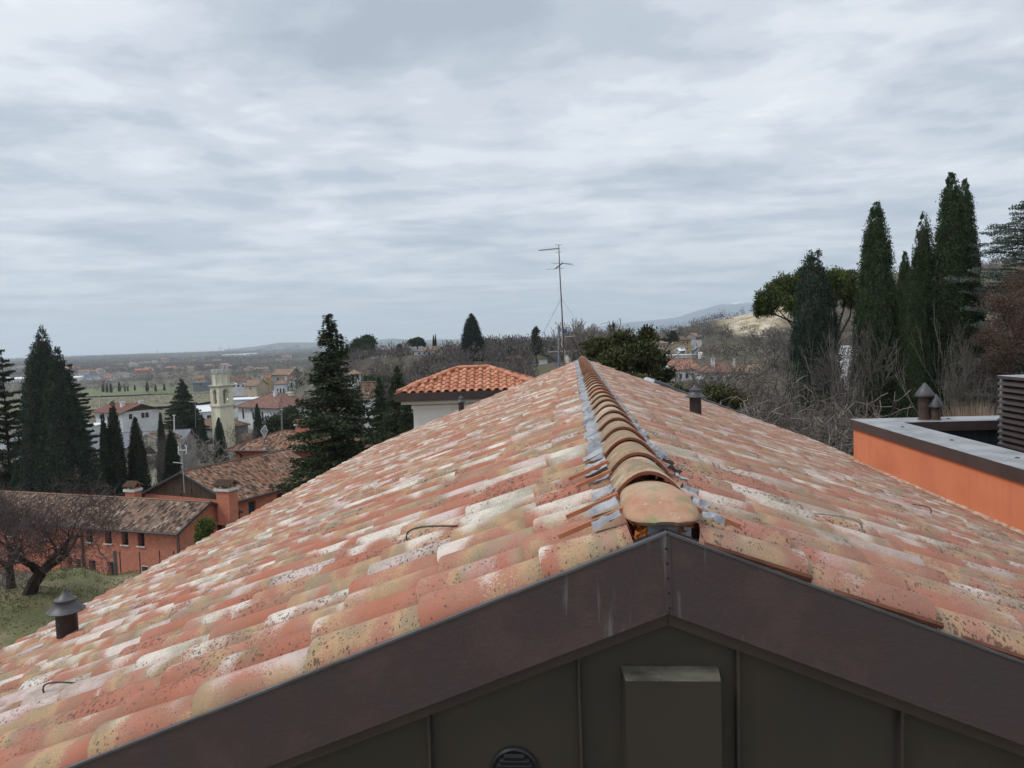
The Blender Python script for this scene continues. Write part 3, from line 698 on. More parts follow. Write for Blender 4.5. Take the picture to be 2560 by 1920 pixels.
# gable cladding with standing seams
YC=YG+.055
mb=MB(); z0=41.9; mb.poly([loc(p) for p in ((-4.75,YC,z0),(4.75,YC,z0),(4.75,YC,ZA-.19-4.75*SL),(0,YC,ZA-.19),(-4.75,YC,ZA-.19-4.75*SL))])
mb.build('gable_cladding',MT['cladding'],house)
for k in range(-11,12):
    x=-.255+.447*k
    if abs(x)>4.7: continue
    mb=MB(); zt=ZA-.20-abs(x)*SL; r=random.Random(k)
    n=14; rows=[]
    for i in range(n+1):
        z=zt+(z0-zt)*i/n; zz=zt-(i*.12) if i<n else z0
        xo=r.gauss(0,.0012)
        rows.append([loc((x-.006+xo,YC,zz)),loc((x-.004+xo,YC-.024,zz)),loc((x+.004+xo,YC-.026,zz)),loc((x+.006+xo,YC,zz))])
    mb.grid(rows); mb.build('standing_seam',MT['cladding'],house)
# box on the gable
mb=MB(); bx=.009; zt=50-.952
def bev(mb,x0,x1,z0_,z1_,d):
    o=.010
    P=[loc((x0,YC-.001,z1_)),loc((x1,YC-.001,z1_)),loc((x1,YC-.001,z0_)),loc((x0,YC-.001,z0_))]
    Q=[loc((x0+o,YC-d,z1_-.020)),loc((x1-o*.3,YC-d,z1_-.020)),loc((x1-o*.3,YC-d,z0_)),loc((x0+o,YC-d,z0_))]
    mb.poly(Q)
    mb.cm=1; mb.poly([P[0],P[1],Q[1],Q[0]]); mb.cm=0
    mb.poly([P[1],P[2],Q[2],Q[1]]); mb.poly([P[3],P[0],Q[0],Q[3]]); mb.poly([P[2],P[3],Q[3],Q[2]])
M('box_top',(.15,.14,.11),(.045,.042,.036),14,.5,.1,.2,.003,lo=.4,hi=.62,stretch=(.4,1,1))
bev(mb,-.135,.142,50-1.40,zt,.055)
ob=mb.build('vent_box',[MT['cladding'],MT['box_top']],house); tag(ob,'plain rectangular cover box on the brown gable, dusty on top')
# round louvre
mb=MB(); c=loc((-.452,YC,50-1.268)); n=36
def ring(r,y): return [c+Vector((r*math.cos(2*math.pi*i/n),y,r*math.sin(2*math.pi*i/n))) for i in range(n)]
mb.grid([ring(.0715,-.0),ring(.0715,-.010),ring(.066,-.016),ring(.060,-.012)],close=True); mb.poly(ring(.061,-.010))
rv=mb.build('round_vent',MT['black_plastic'],house,True); sharp(rv,30)
mb=MB()
for k in range(8):
    z=.048-k*.0137; w=math.sqrt(max(0,.060**2-z*z))-.006
    mb=MB(); mb.obox(c+Vector((0,-.016,z)),(w,0,0),(0,.005,.003),(0,-.0012,.0042)); mb.build('louvre_blade',MT['black_plastic'],rv)
# vent pipes
def vent_pipe(x,y,r=.075,h=.34,cap='hat',sc=1.):
    z=ZA-SL*abs(x)
    mb=MB(); b=loc((x,y,z-.1)); mb.tube([b,b+Vector((0,0,h+.1))],r,24)
    p=mb.build('vent_pipe',MT['vent_metal'],house,True); sharp(p,40)
    mb=MB(); t=h
    q=r
    prof=[(q*1.15,-.004),(q*1.75,.004),(q*1.79,.010),(q*1.55,.020),(q*1.2,.045),(q*1.02,.062),(q*.98,.075),(q*.99,.085),(q*1.04,.084),(q*1.03,.094),(q*.72,.105),(q*.42,.125),(q*.2,.148),(q*.14,.158),(q*.12,.168),(.001,.170)]
    mb.lathe([(a,bb*sc) for a,bb in prof],b+Vector((0,0,t+.092)),32)
    cpo=mb.build('vent_cap',MT['cap_metal'],p,True); sharp(cpo,50)
    for dz in(.16,.08): mb=MB(); mb.tube([b+Vector((-.01,-r-.004,dz+.12)),b+Vector((-.01,-r+.01,dz+.12))],.004,6); mb.build('screw',MT['steel'],p)
    return p
tag(vent_pipe(-4.05,5.10,.073,.265,sc=1.),'brown vent pipe with a two-tier conical cap low on the left slope')
tag(vent_pipe(1.28,9.42,.073,.29,sc=1.05),'vent pipe with conical cap on the right slope')
tag(vent_pipe(-2.88,17.2,.065,.28,sc=1.1),'small vent pipe near the far end of the left slope')
# light dented flashing round the left pipe
mb=MB(); Sd=Vector((-ca,0,-sa)); N=Vector((-sa,0,ca)); b=loc((-4.0,5.1,ZA-SL*4.0)); rows=[]
r=random.Random(4)
for i in range(9):
    u=i/8; rows.append([b+Sd*(.06+.42*u)+Vector((0,(v-.5)*.17*(1-.25*u),0))+N*(.085-.10*u**2*abs(v-.5)-.02*abs(v-.5)*2+r.gauss(0,.002)) for v in [j/6 for j in range(7)]])
mb.grid(rows); M('flash_pale',(.44,.50,.56),(.34,.38,.42),8,.5,.2,.4,.004,30); mb.build('pipe_flashing',MT['flash_pale'],house,True)
# bent wire hoops on the tiles
def hoop(p0,p1,p2,p3,name='wire_hoop',r=.0042,mat='wire'):
    pts=[]
    for i in range(15):
        t=i/14; pts.append(p0*(1-t)**3+p1*3*t*(1-t)**2+p2*3*t*t*(1-t)+p3*t**3)
    mb=MB(); mb.tube(pts,r,6); return mb.build(name,MT[mat],house,True)
def onroof(x,y,n=.07):
    s=1 if x>0 else -1
    return loc((x,y,ZA-SL*abs(x)))+Vector((s*sa,0,ca))*n
def pix_on_roof(px,py,side,n=.07):
    """where the ray through a pixel meets the tile plane"""
    d=CF+CR*((px-1280)/FPX)+CU*((960-py)/FPX); N=Vector((side*sa,0,ca)); q=Vector((0,0,ZA))+N*n
    return CO+d*((q-CO).dot(N)/d.dot(N))
for a,bq,side,h,mt in (((1145,1315),(1021,1358),-1,.11,'wire'),((1997,1281),(2151,1333),1,.10,'wire_light'),((2254,1260),(2326,1284),1,.09,'wire'),((196,1708),(112,1736),-1,.09,'wire')):
    A=pix_on_roof(a[0],a[1],side); B=pix_on_roof(bq[0],bq[1],side); N=Vector((side*sa,0,ca)); d=B-A
    hoop(loc(A),loc(A+d*.45+N*h*.35),loc(A+d*1.05+N*h*.9),loc(B),mat=mt)
# dark metal cover on the far right verge
mb=MB(); N=Vector((sa,0,ca)); rows=[]
for s,w,h in((1.55,.10,.07),(1.60,.13,.13),(1.80,.13,.135),(2.15,.13,.14),(2.28,.09,.11),(4.4,.08,.085)):
    base=loc((s*ca,YF-.08,ZA-s*sa)); 
    rows.append([base+Vector((0,-w*math.cos(math.pi*i/10),0))+N*(h*math.sin(math.pi*i/10)+.03) for i in range(11)])
mb.grid(rows[2:]); mb.poly(rows[-1]); M('verge_dark',(.055,.06,.07),(.035,.038,.045),6,.35,.4); MT['verge_light']=MT['steel_light']
vc=mb.build('verge_cover',MT['verge_dark'],house,True)
mb=MB(); mb.grid(rows[:3]); mb.poly(rows[0][::-1]); mb.build('verge_cover_end',MT['steel_light'],vc,True)
# body of the house below the roof
mb=MB(); mb.box(*[v for v in (-4.6,4.3)],YC+.02-YG,YF-.4-YG,0,5.35); mb.build('wall',MT['stucco_orange'],house)
mb=MB()
for i in range(2):
    x=-5.06 if i==0 else 5.04
    rows=[]
    for y in(YG+.05,YF): rows.append([loc((x+.07*math.cos(a),y,ZA-SL*5.03-.03+.07*math.sin(a))) for a in [math.pi+math.pi*k/8 for k in range(9)]])
    mb.grid(rows)
mb.build('gutter',MT['brown_metal'],house,True)
# ------------------------------------------------------------------ annexe with parapet on the right
XW=4.42; YE=12.75; ZT=50-1.52
ax=empty('orange_parapet_annexe',(XW,7,41.9),0,'orange rendered annexe with grey metal coping rising beside the right roof slope','building')
def al(p): return Vector(p)-Vector((XW,7,41.9))
def abox(mb,x0,x1,y0,y1,z0,z1):
    o=Vector((XW,7,41.9)); mb.box(x0-o.x,x1-o.x,y0-o.y,y1-o.y,z0-o.z,z1-o.z)
mb=MB(); abox(mb,XW,XW+.5,1.0,YE,41.9,ZT-.125); mb.build('wall',MT['stucco_orange'],ax)
mb=MB(); abox(mb,XW+.501,15,YE-.5,YE,41.9,ZT-.125); mb.build('wall',MT['stucco_orange'],ax)
def coping(x0,x1,y0,y1,cut=None):
    mb=MB(); mb.cm=0
    z=ZT
    # thin crowned sheet with drip edges
    abox(mb,x0,x1,y0,y1,z-.150,z-.004); 
    o=Vector((XW,7,41.9)); mb.cm=1
    mb.poly([Vector(p)-o for p in((x0+.004,y0+.004,z),(x1-.004,y0+.004,z),(x1-.004,y1-.004,z),(x0+.004,y1-.004,z))])
    mb.obox(Vector(((x0+x1)/2,(y0+y1)/2,z-.0015))-o,((x1-x0)/2+.002,0,0),(0,(y1-y0)/2+.002,0),(0,0,.0012))
    return mb.build('coping',[MT['brown_metal'],MT['coping_top']],ax)
coping(XW-.035,XW+.56,.9,YE+.05)
coping(XW+.565,15.1,YE-.58,YE+.05)
mb=MB()
for i in range(7): 
    y=11.6-i*1.45; mb=MB(); mb.lathe([(.028,0),(.026,.006),(.012,.012),(.001,.013)],al((XW+.3,y,ZT)),10); mb.build('coping_bolt',MT['rust_metal'],ax,True)
for i in range(5):
    x=XW+1.4+i*1.7; mb=MB(); mb.lathe([(.028,0),(.026,.006),(.012,.012),(.001,.013)],al((x,YE-.25,ZT)),10); mb.build('coping_bolt',MT['rust_metal'],ax,True)
mb=MB()
o=Vector((XW,7,41.9))
xi=XW+.503
mb.box(xi-o.x,xi+.012-o.x,1.0-o.y,YE-.51-o.y,5.0,ZT-.152-41.9)
mb.box(xi+.015-o.x,15-o.x,YE-.5025-o.y,YE-.5005-o.y,5.0,ZT-.152-41.9)
for x0,x1 in((xi+.02,6.32),(6.335,9.2),(9.215,15)):
    mb.box(x0-o.x,x1-o.x,YE-.515-o.y,YE-.503-o.y,5.0,ZT-.152-41.9)
mb.build('parapet_lining',MT['dark_membrane'],ax)
mb=MB(); abox(mb,XW+.52,15,1,YE-.52,47.1,47.35); mb.build('flat_roof',MT['flat_roof'],ax)
mb=MB(); r=random.Random(3); rows=[]
for k in range(160):
    y=1.2+k*.072; zz=ZA-SL*XW
    d=.03+r.uniform(0,.035)+.02*math.sin(y*3); rows.append([al((XW-.003,y,zz+.115+r.uniform(0,.012))),al((XW-d*.5,y,zz+.10+r.uniform(-.006,.01))),al((XW-d,y,zz+.075+r.uniform(-.01,.01)))])
mb.grid(rows); M('mortar',(.52,.40,.30),(.34,.15,.09),14,.95,0,.6,.01,60); mb.build('mortar_fillet',MT['mortar'],ax)
def flue(x,y,r,h,cr,ch,label):
    b=al((x,y,ZT)); mb=MB()
    mb.lathe([(r*1.25,0),(r*1.12,.015),(r*1.0,.02),(r,h*.78),(r*1.035,h*.785),(r*1.035,h*.80),(r*.99,h*.81),(r*.99,h)],b,24)
    f=mb.build('flue_pipe',MT['rust_metal'],ax,True); sharp(f,35); tag(f,label)
    mb=MB(); mb.lathe([(r*.9,h-.005),(cr,h-.012),(cr*1.01,h+.004),(cr*.55,h+ch*.55),(cr*.12,h+ch*.96),(.001,h+ch)],b,24); c=mb.build('flue_cap',MT['cap_metal'],f,True); sharp(c,40)
p=at(2290,1046,12.35); flue(p.x,YE-.27,.092,.395,.150,.205,'taller of the two rusty flue pipes on the far coping')
p=at(2318,1046,12.2); flue(p.x+.01,YE-.36,.072,.225,.118,.20,'shorter of the two rusty flue pipes on the far coping')
# louvred plant enclosure
lv=empty('louvred_plant_screen',(5.98,9.2,47.35),0,'dark brown louvred metal screen box standing on the flat roof behind the parapet','screen')
lo=Vector((5.98,9.2,47.35)); ytop=1.86
Y1=11.40-9.2; Y0=-4.2; zt=50-.765-47.35; zb=50-1.80-47.35
mb=MB()
for (x0,x1,y0,y1) in((.03,.09,Y1-.06,Y1),(.03,.09,Y0,Y0+.06),(2.4,2.46,Y1-.06,Y1),(2.4,2.46,Y0,Y0+.06)):
    mb=MB(); mb.box(x0,x1,y0,y1,0,zt-.045); mb.build('post',MT['steel_light'],lv)
mb=MB(); mb.box(0,2.5,Y0-.02,Y1+.02,zt-.04,zt); mb.build('top_sheet',MT['brown_metal'],lv)
mb=MB(); mb.box(-.004,2.504,Y0-.024,Y1+.024,zt+.001,zt+.004); mb.build('top_cover',MT['coping_top'],lv)
nsl=11; dz=(zt-.05-zb)/nsl
for k in range(nsl):
    mb=MB(); z=zt-.05-dz*(k+.5)
    p=[(.070,z+dz*.46),(.000,z-dz*.10),(-.004,z-dz*.40),(.012,z-dz*.42),(.020,z-dz*.08),(.085,z+dz*.44)]
    mb.grid([[(x,yy,zz) for x,zz in p] for yy in(Y0,Y1)],close=True)
    for yy in (Y0,Y1): mb.poly([(x,yy,zz) for x,zz in p])
    mb.build('louvre_slat',MT['brown_metal'],lv)
mb=MB(); mb.box(.10,2.4,Y0+.1,Y1-.1,.02,zt-.06); mb.build('inner_casing',MT['black_plastic'],lv)
mb=MB(); mb.box(.1,2.4,Y1-.03,Y1-.005,zb,zt-.05); mb.build('end_panel',MT['brown_metal'],lv)
# ------------------------------------------------------------------ plants
def nrm(a): return a/np.maximum(1e-6,np.linalg.norm(a,axis=1,keepdims=True))
def blades(P,Dn,ln,wd,rs,face=None):
    """thin diamond leaves at P pointing along Dn"""
    n=len(P); rnd_=rs.randn(n,3)*(1. if face is None else .45)+(0. if face is None else face); sd=nrm(np.cross(Dn,rnd_)); ln=np.asarray(ln).reshape(-1,1) if hasattr(ln,'__len__') else ln
    wd=np.asarray(wd).reshape(-1,1) if hasattr(wd,'__len__') else wd
    a=P; b=P+Dn*ln*.45+sd*wd*.5; c=P+Dn*ln; d=P+Dn*ln*.45-sd*wd*.5
    return np.stack([a,b,c,d],1).reshape(-1,3)
def tubes_np(segs,n=4):
    """segs: array (k,8) p0 p1 r0 r1 -> quads"""
    s=np.array(segs); p0=s[:,0:3];p1=s[:,3:6];r0=s[:,6:7];r1=s[:,7:8]
    d=nrm(p1-p0); ref=np.where(np.abs(d[:,2:3])<.9,np.array([[0,0,1.]]),np.array([[1.,0,0]])); a=nrm(np.cross(d,ref)); b=np.cross(d,a)
    out=[]
    for k in range(n):
        t0=2*math.pi*k/n;t1=2*math.pi*(k+1)/n
        u0=a*math.cos(t0)+b*math.sin(t0);u1=a*math.cos(t1)+b*math.sin(t1)
        out.append(np.stack([p0+u0*r0,p0+u1*r0,p1+u1*r1,p1+u0*r1],1))
    return np.stack(out,1).reshape(-1,3)
def crown_obj(name,V,mat,parent): return link(name,fastmesh(name,V,4,MT[mat]),parent)
def trunk_mesh(H,r,lean=0.,top=.9,n=8):
    mb=MB(); pts=[(lean*(t**2),0.03*math.sin(t*9)*r*6,H*t*top) for t in [i/8 for i in range(9)]]
    mb.tube(pts,[r*(1-.8*t)*(1.35 if t==0 else 1) for t in [i/8 for i in range(9)]],n); return mb
def cypress(seed,H,Rm,mat,tips=2,n=15000,leaf=.13,p=.95,peak=.26,mtrunk='bark'):
    rs=np.random.RandomState(seed); rr=random.Random(seed)
    # several upright leaders fused into one column
    sub=[]
    for k in range(tips):
        a=rr.uniform(0,6.28); sub.append((math.cos(a)*Rm*.26*(k>0 or tips>2),math.sin(a)*Rm*.26*(k>0 or tips>2),H*(1 if k==0 else rr.uniform(.82,.97)),Rm*(rr.uniform(.78,.88) if tips>1 else 1.)))
    C=[];O=[]
    for (ox,oy,h,rm) in sub:
        m=int(330*h*rm/tips/3.0)+160
        t=rs.rand(m*4); pr_=np.where(t<peak,.62+.38*np.sin(t/peak*math.pi/2),((1-t)/(1-peak))**p); t=t[rs.rand(m*4)<pr_+.12][:m]; m=len(t); th=rs.rand(m)*2*math.pi
        t=np.clip(t,.005,.995)
        prof=np.where(t<peak,.62+.38*np.sin(t/peak*math.pi/2),((1-t)/(1-peak))**p)
        lob=1+.10*np.sin(th*5+ox*3+t*7)+.07*np.sin(th*9-t*23)+rs.randn(m)*.05
        r=rm*prof*lob*.97+rs.randn(m)*.03*rm**.5
        C.append(np.stack([ox*(1-t*.3)+r*np.cos(th),oy*(1-t*.3)+r*np.sin(th),t*h],1)); O.append(np.stack([np.cos(th),np.sin(th),np.zeros(m)],1))
    C=np.concatenate(C);O=np.concatenate(O)
    k=max(4,n//len(C)); cs=.075+.016*Rm
    idx=np.repeat(np.arange(len(C)),k)
    up=np.array([[0,0,1.]])
    loc_r=np.minimum(1.,np.hypot(C[idx][:,0],C[idx][:,1])/(.45*Rm)+.12)[:,None]
    off=rs.randn(len(idx),3)*np.array([[cs,cs,cs*1.5]])*loc_r
    P=C[idx]+off+O[idx]*.02; P[:,2]=np.maximum(P[:,2],.05)
    D=nrm(O[idx]*.38+up*.95+rs.randn(len(idx),3)*.42+off/cs*.22)
    V=blades(P,D,leaf*(.55+.45*loc_r[:,0])*rs.uniform(.7,1.3,len(idx))*(.7+.3*np.minimum(1,(H-P[:,2])/2.5)),leaf*.72,rs,O[idx])
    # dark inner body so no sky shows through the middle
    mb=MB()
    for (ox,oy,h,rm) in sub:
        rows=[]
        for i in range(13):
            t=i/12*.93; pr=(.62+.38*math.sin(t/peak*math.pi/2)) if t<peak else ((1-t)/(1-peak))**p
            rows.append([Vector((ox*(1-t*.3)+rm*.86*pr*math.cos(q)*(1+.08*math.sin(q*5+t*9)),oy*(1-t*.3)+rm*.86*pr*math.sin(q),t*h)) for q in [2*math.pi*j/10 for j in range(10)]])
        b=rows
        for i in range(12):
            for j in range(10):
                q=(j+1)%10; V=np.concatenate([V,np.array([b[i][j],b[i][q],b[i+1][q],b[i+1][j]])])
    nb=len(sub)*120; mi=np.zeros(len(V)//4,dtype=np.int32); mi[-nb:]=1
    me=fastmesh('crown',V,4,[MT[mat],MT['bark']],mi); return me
def place_tree(name,label,crown,trunk,loc_,sc=(1,1,1),rz=0.,group=None,cat='tree'):
    """crown and trunk are meshes or mesh/material pairs in a shared local frame"""
    e=empty(name,loc_,rz,label,cat,group); e.scale=sc
    if crown is not None: link('crown',crown,e)
    if trunk is not None: link('trunk',trunk,e)
    return e
def _tm(mb,mat):
    me=bpy.data.meshes.new('trunk'); me.from_pydata(mb.v,[],mb.f); me.materials.append(MT[mat]); me.polygons.foreach_set('use_smooth',[True]*len(me.polygons)); return me
T1=_tm(trunk_mesh(1.,.03),'bark')
def std_trunk(H,r): return _tm(trunk_mesh(H,r),'bark')
def put(kind,label,mesh,H0,px,top,D,wpx=None,R0=None,sink=0.,group=None,base=None,trunk=None,rz=None,pymid=None):
    """stand a tree of native height H0 on the ground at column px, D metres off, reaching photo row top"""
    t=at(px,top,D); g=gz(t.x,t.y)-sink
    if base is not None: g=base
    h=t.z-g; s=h/H0; sx=s if wpx is None else (wpx/FPX*D/2)/R0
    e=place_tree(kind,label,mesh,trunk,(t.x,t.y,g),(sx,sx,s),rz if rz is not None else (px*7%360)/57.,group)
    return e
cyA=cypress(1,18,3.2,'leaf_cypress_blue',3,80000,.17,.66,.12)
cyB=cypress(2,18,2.6,'leaf_cypress_blue',2,65000,.17,.72,.12)
cyC=cypress(3,12,1.15,'leaf_cypress_dark',2,24000,.17,.62,.3)
cyD=cypress(4,12,1.2,'leaf_cypress_dark',1,20000,.17,.68,.3)
cyE=cypress(5,14,1.45,'leaf_cypress_green',1,75000,.105,.55,.30)
cyF=cypress(6,14,1.35,'leaf_cypress_green',3,75000,.105,.58,.30)
cyG=cypress(7,14,1.25,'leaf_cypress_green',1,70000,.105,.64,.28)
TR18=std_trunk(6,.35);TR12=std_trunk(4,.2)
GC='cypresses left of the church'
put('cypress_tree','broad blue green cypress at far left, the taller of the touching pair',cyA,18,98,815,84,150,3.2,trunk=TR18,rz=1.1)
put('cypress_tree','broad blue green cypress in front and right of the tallest left one, lower peak',cyB,18,142,866,79,158,2.6,trunk=TR18,rz=.4)
put('cypress_tree','dark slim cypress with twin tips just right of the broad left pair',cyC,12,280,1002,102,52,1.15,trunk=TR12,rz=.3)
put('cypress_tree','short dark cypress leaning against the twin-tipped one on its left side',cyD,12,256,1032,101,30,1.2,trunk=TR12)
put('cypress_tree','dark slim cypress standing before the cream chapel front',cyD,12,337,1041,104,46,1.2,trunk=TR12,rz=2.)
put('cypress_tree','thin cypress beside the red chimneys of the grey roofed building',cyD,12,400,1030,135,26,1.2,trunk=TR12,rz=2.5)
put('cypress_tree','dark slim cypress behind the white loop aerial',cyC,12,427,1066,112,42,1.15,trunk=TR12,rz=2.2)
put('cypress_tree','pointed cypress right in front of the bell tower shaft',cyD,12,546,1043,150,31,1.2,trunk=TR12,rz=.7)
put('cypress_tree','small cypress beside the white villa front',cyD,12,642,1008,186,24,1.2,trunk=TR12,rz=1.5)
put('cypress_tree','small dim cypress left of the bell tower above the stone roof',cyD,12,504,1035,190,19,1.2,trunk=TR12,rz=3.5)
put('cypress_tree','small dim cypress between the dark cedar and the stone roof',cyC,12,449,1037,185,20,1.15,trunk=TR12,rz=3.1)
put('cypress_tree','lone dark cypress rising above the wooded ridge behind the white tower house',cyD,12,1178,783,262,52,1.2,trunk=TR12,rz=4.)
put('cypress_tree','lower cypress clinging to the right side of the lone ridge cypress',cyD,12,1191,835,263,30,1.2,trunk=TR12,rz=4.4)
put('cypress_tree','left one of the two distant cypress spires near the low ridge house',cyD,12,1083,836,372,6,1.2,trunk=TR12,rz=4.)
put('cypress_tree','right one of the two distant cypress spires near the low ridge house',cyD,12,1088,834,372,6,1.2,trunk=TR12,rz=5.)
# right-hand row
put('cypress_tree','blunt-topped blue green cypress, leftmost of the right hand row, in front of the umbrella pine',cypress(8,12,1.6,'leaf_cypress_blue',3,75000,.105,.42,.32),12,2040,626,41,142,1.6,trunk=TR12,rz=.2)
put('cypress_tree','tall single-tipped cypress between the umbrella pine and the triple-tipped group',cyE,14,2190,505,43,112,1.45,trunk=TR12,rz=.5)
put('cypress_tree','cypress with two close tips, third from the right of the row',cyF,14,2298,532,45,100,1.35,trunk=TR12,rz=1.)
put('cypress_tree','lower narrow cypress attached to the left flank of the two-tipped one',cyG,14,2262,628,45.5,66,1.25,trunk=TR12,rz=.5)
put('cypress_tree','low bushy cypress in front of the two-tipped one',cyE,14,2278,672,42,88,1.45,trunk=TR12,rz=2.5)
put('cypress_tree','tallest cypress of the right hand row',cyG,14,2378,431,44,116,1.25,trunk=TR12,rz=.2)
put('cypress_tree','slender dark cypress rising just behind and right of the tallest one',cyG,14,2412,447,47,92,1.25,trunk=TR12,rz=3.2)
def conifer(seed,H,Rm,mat,kind='spruce',n=30000,leaf=.16):
    rs=np.random.RandomState(seed); rr=random.Random(seed); P=[];D=[];segs=[]
    segs.append([0,0,0,0,0,H*.5,H*.018,H*.011]); segs.append([0,0,H*.5,0,0,H*.985,H*.011,.02])
    if kind=='spruce': lv=int(H*3.0)
    else: lv=int(H*(1.6 if kind=='cedar' else 2.5))
    br=[]
    for k in range(lv):
        t=(k+.5)/lv; z=H*(.04+.95*t)
        prof=(1-t)**.85 if kind=='spruce' else ((1-t**1.7)**.8*(.85 if t<.12 else 1) if kind=='cedar' else (1-t**4)**.75)
        nb=rr.randint(6,9) if kind=='spruce' else rr.randint(5,8)
        for j in range(nb):
            a=rr.uniform(0,6.283); Ln=Rm*prof*rr.uniform(.55,1.12)+.15
            br.append((z+rr.uniform(-.2,.2),a,Ln,t))
    tot=sum(b[2]**1.25 for b in br)
    for z,a,Ln,t in br:
        m=max(12,int(n*Ln**1.25/tot)); u=rs.rand(m)**.7
        dx,dy=math.cos(a),math.sin(a)
        if kind=='spruce': zz=z+Ln*(.16-.42*u+.26*u*u)*(1.25-.9*t)
        else: zz=z+Ln*(.16*u+.04*np.sin(u*5))
        wd=(.34 if kind=='spruce' else .30)*Ln*(1-u*.72)*(.25+.9*np.minimum(1,u*3.))
        lat=(rs.rand(m)*2-1)*wd
        # side twigs: group lateral offset in steps
        g=.20; uu=np.floor(u*Ln/g)*g/Ln+np.abs(lat)*.45/max(Ln,.2)
        x=dx*uu*Ln-dy*lat; y=dy*uu*Ln+dx*lat
        drop=np.abs(lat)*(.32 if kind=='spruce' else .05 if kind=='cedar' else .22)+ (rs.rand(m)**2*(.22 if kind=='spruce' else .07))
        P.append(np.stack([x,y,zz-drop+rs.randn(m)*.03],1))
        sgn=np.sign(lat)
        dd=np.stack([dx*.75-dy*sgn*.7,dy*.75+dx*sgn*.7,np.full(m,-.25 if kind=='spruce' else .22)],1)+rs.randn(m,3)*.35; D.append(nrm(dd))
        for q in range(3):
            u0,u1=q/3,(q+1)/3*.93
            f=lambda w:(z+Ln*(.16-.42*w+.26*w*w)*(1.25-.9*t)) if kind=='spruce' else z+Ln*(.16*w+.04*math.sin(w*5))
            segs.append([dx*u0*Ln,dy*u0*Ln,f(u0)-.02,dx*u1*Ln,dy*u1*Ln,f(u1)-.02,max(.012,.02*Ln*(1-u0)),max(.008,.02*Ln*(1-u1))])
    P=np.concatenate(P);D=np.concatenate(D)
    V=blades(P,D,leaf*rs.uniform(.6,1.3,len(P)),leaf*(.42 if kind=='spruce' else .5),rs)
    return fastmesh('crown',V,4,MT[mat]),fastmesh('trunk',tubes_np(segs,5),4,MT['bark'])
def putc(label,cm,H0,R0,px,top,D,wpx,group=None,rz=None,name='spruce_tree',base=None):
    return put(name,label,cm[0],H0,px,top,D,wpx,R0,trunk=cm[1],rz=rz,base=base)
spr=conifer(11,17,3.6,'leaf_spruce','spruce',95000,.17)
putc('large dark spruce in the middle left, overlapping the orange house behind it',spr,17,3.6,822,776,47,420,rz=.6,base=33.5)
spr2=conifer(12,13,3.4,'leaf_spruce','spruce',60000,.19)
putc('dark spruce left of the white tower house, the taller of two',spr2,13,3.4,992,912,62,170,rz=2.)
putc('lower dark spruce behind the big one, left of the pair by the white tower house',spr2,13,3.4,948,940,66,140,rz=4.)
putc('dark conifer filling the corner under the white tower house eave',spr2,13,3.4,1015,980,58,110,rz=5.2)
ced=conifer(13,16,5.2,'leaf_cedar','cedar',80000,.20)
putc('dark drooping cedar cut by the left picture edge',ced,16,5.2,2,868,86,180,rz=.5,name='cedar_tree')
putc('yellowish green cedar peeking out behind the broad left cypresses',ced,16,5.2,172,905,92,160,rz=2.5,name='cedar_tree')
ced2=conifer(14,14,4.6,'leaf_cedar','spruce',60000,.30)
putc('broad conical dark cedar left of the bell tower',ced2,14,4.6,453,946,205,150,rz=1.,name='cedar_tree')
cedb=conifer(15,16,6.5,'leaf_cedar_blue','broad',190000,.12)
putc('big grey blue cedar with layered boughs at the right picture edge',cedb,16,6.5,2590,482,42,430,rz=2.1,name='cedar_tree')
# ---- bare trees
def bare(seed,H,r0,levels=5,spread=.75,up=.35,nch=(3,4),ln=.42,wig=.16,forks=1,minr=.010,shrub=False,first=.22,lean=0.):
    rr=random.Random(seed); segs=[]
    def rv(s): return Vector((rr.gauss(0,s),rr.gauss(0,s),rr.gauss(0,s)))
    def br(p,d,L_,r,lv):
        ns=4 if lv<2 else 3; q=p; dd=d.normalized(); rr0=r; kids=[]
        for i in range(ns):
            dd=(dd+rv(wig)+Vector((0,0,up*.25))).normalized(); q2=q+dd*L_/ns; r1=max(minr,rr0*(.80 if i<ns-1 else .62))
            segs.append([*q,*q2,max(minr,rr0),r1]); kids.append((q2.copy(),dd.copy(),r1)); q=q2; rr0=r1
        if lv>=levels: return
        n=rr.randint(*nch)
        for k in range(n):
            i=ns-1 if k==0 else rr.randint(0 if lv>0 else 1,ns-1)
            kp,kd,kr=kids[i]
            side=rv(1.); side=(side-kd*side.dot(kd)).normalized()
            nd_=(kd*(1-spread*rr.uniform(.5,1.1))+side*spread*rr.uniform(.6,1.)+Vector((0,0,up*.4))).normalized()
            br(kp,nd_,L_*rr.uniform(.60,.86),max(minr,kr*rr.uniform(.55,.8)),lv+1)
    if shrub:
        for k in range(forks):
            a=rr.uniform(0,6.28); br(Vector((rr.uniform(-.3,.3),rr.uniform(-.3,.3),0)),Vector((math.cos(a)*.55,math.sin(a)*.55,1)),H*ln*rr.uniform(.8,1.2),r0*rr.uniform(.6,1),1)
    else:
        h0=H*first; top=Vector((lean*h0,0,h0)); segs.append([0,0,-.3,*(top*.5),r0*1.25,r0*1.0]); segs.append([*(top*.5),*top,r0,r0*.92])
        for k in range(forks):
            a=6.283*k/forks+rr.uniform(-.4,.4); s=.75 if forks>1 else .1
            br(top,Vector((math.cos(a)*s,math.sin(a)*s,1)),H*ln*rr.uniform(.85,1.1),r0*.72,0)
    S_=np.array(segs); zt=S_[:,5].max(); return S_,zt,float(np.abs(S_[:,3:5]).max())
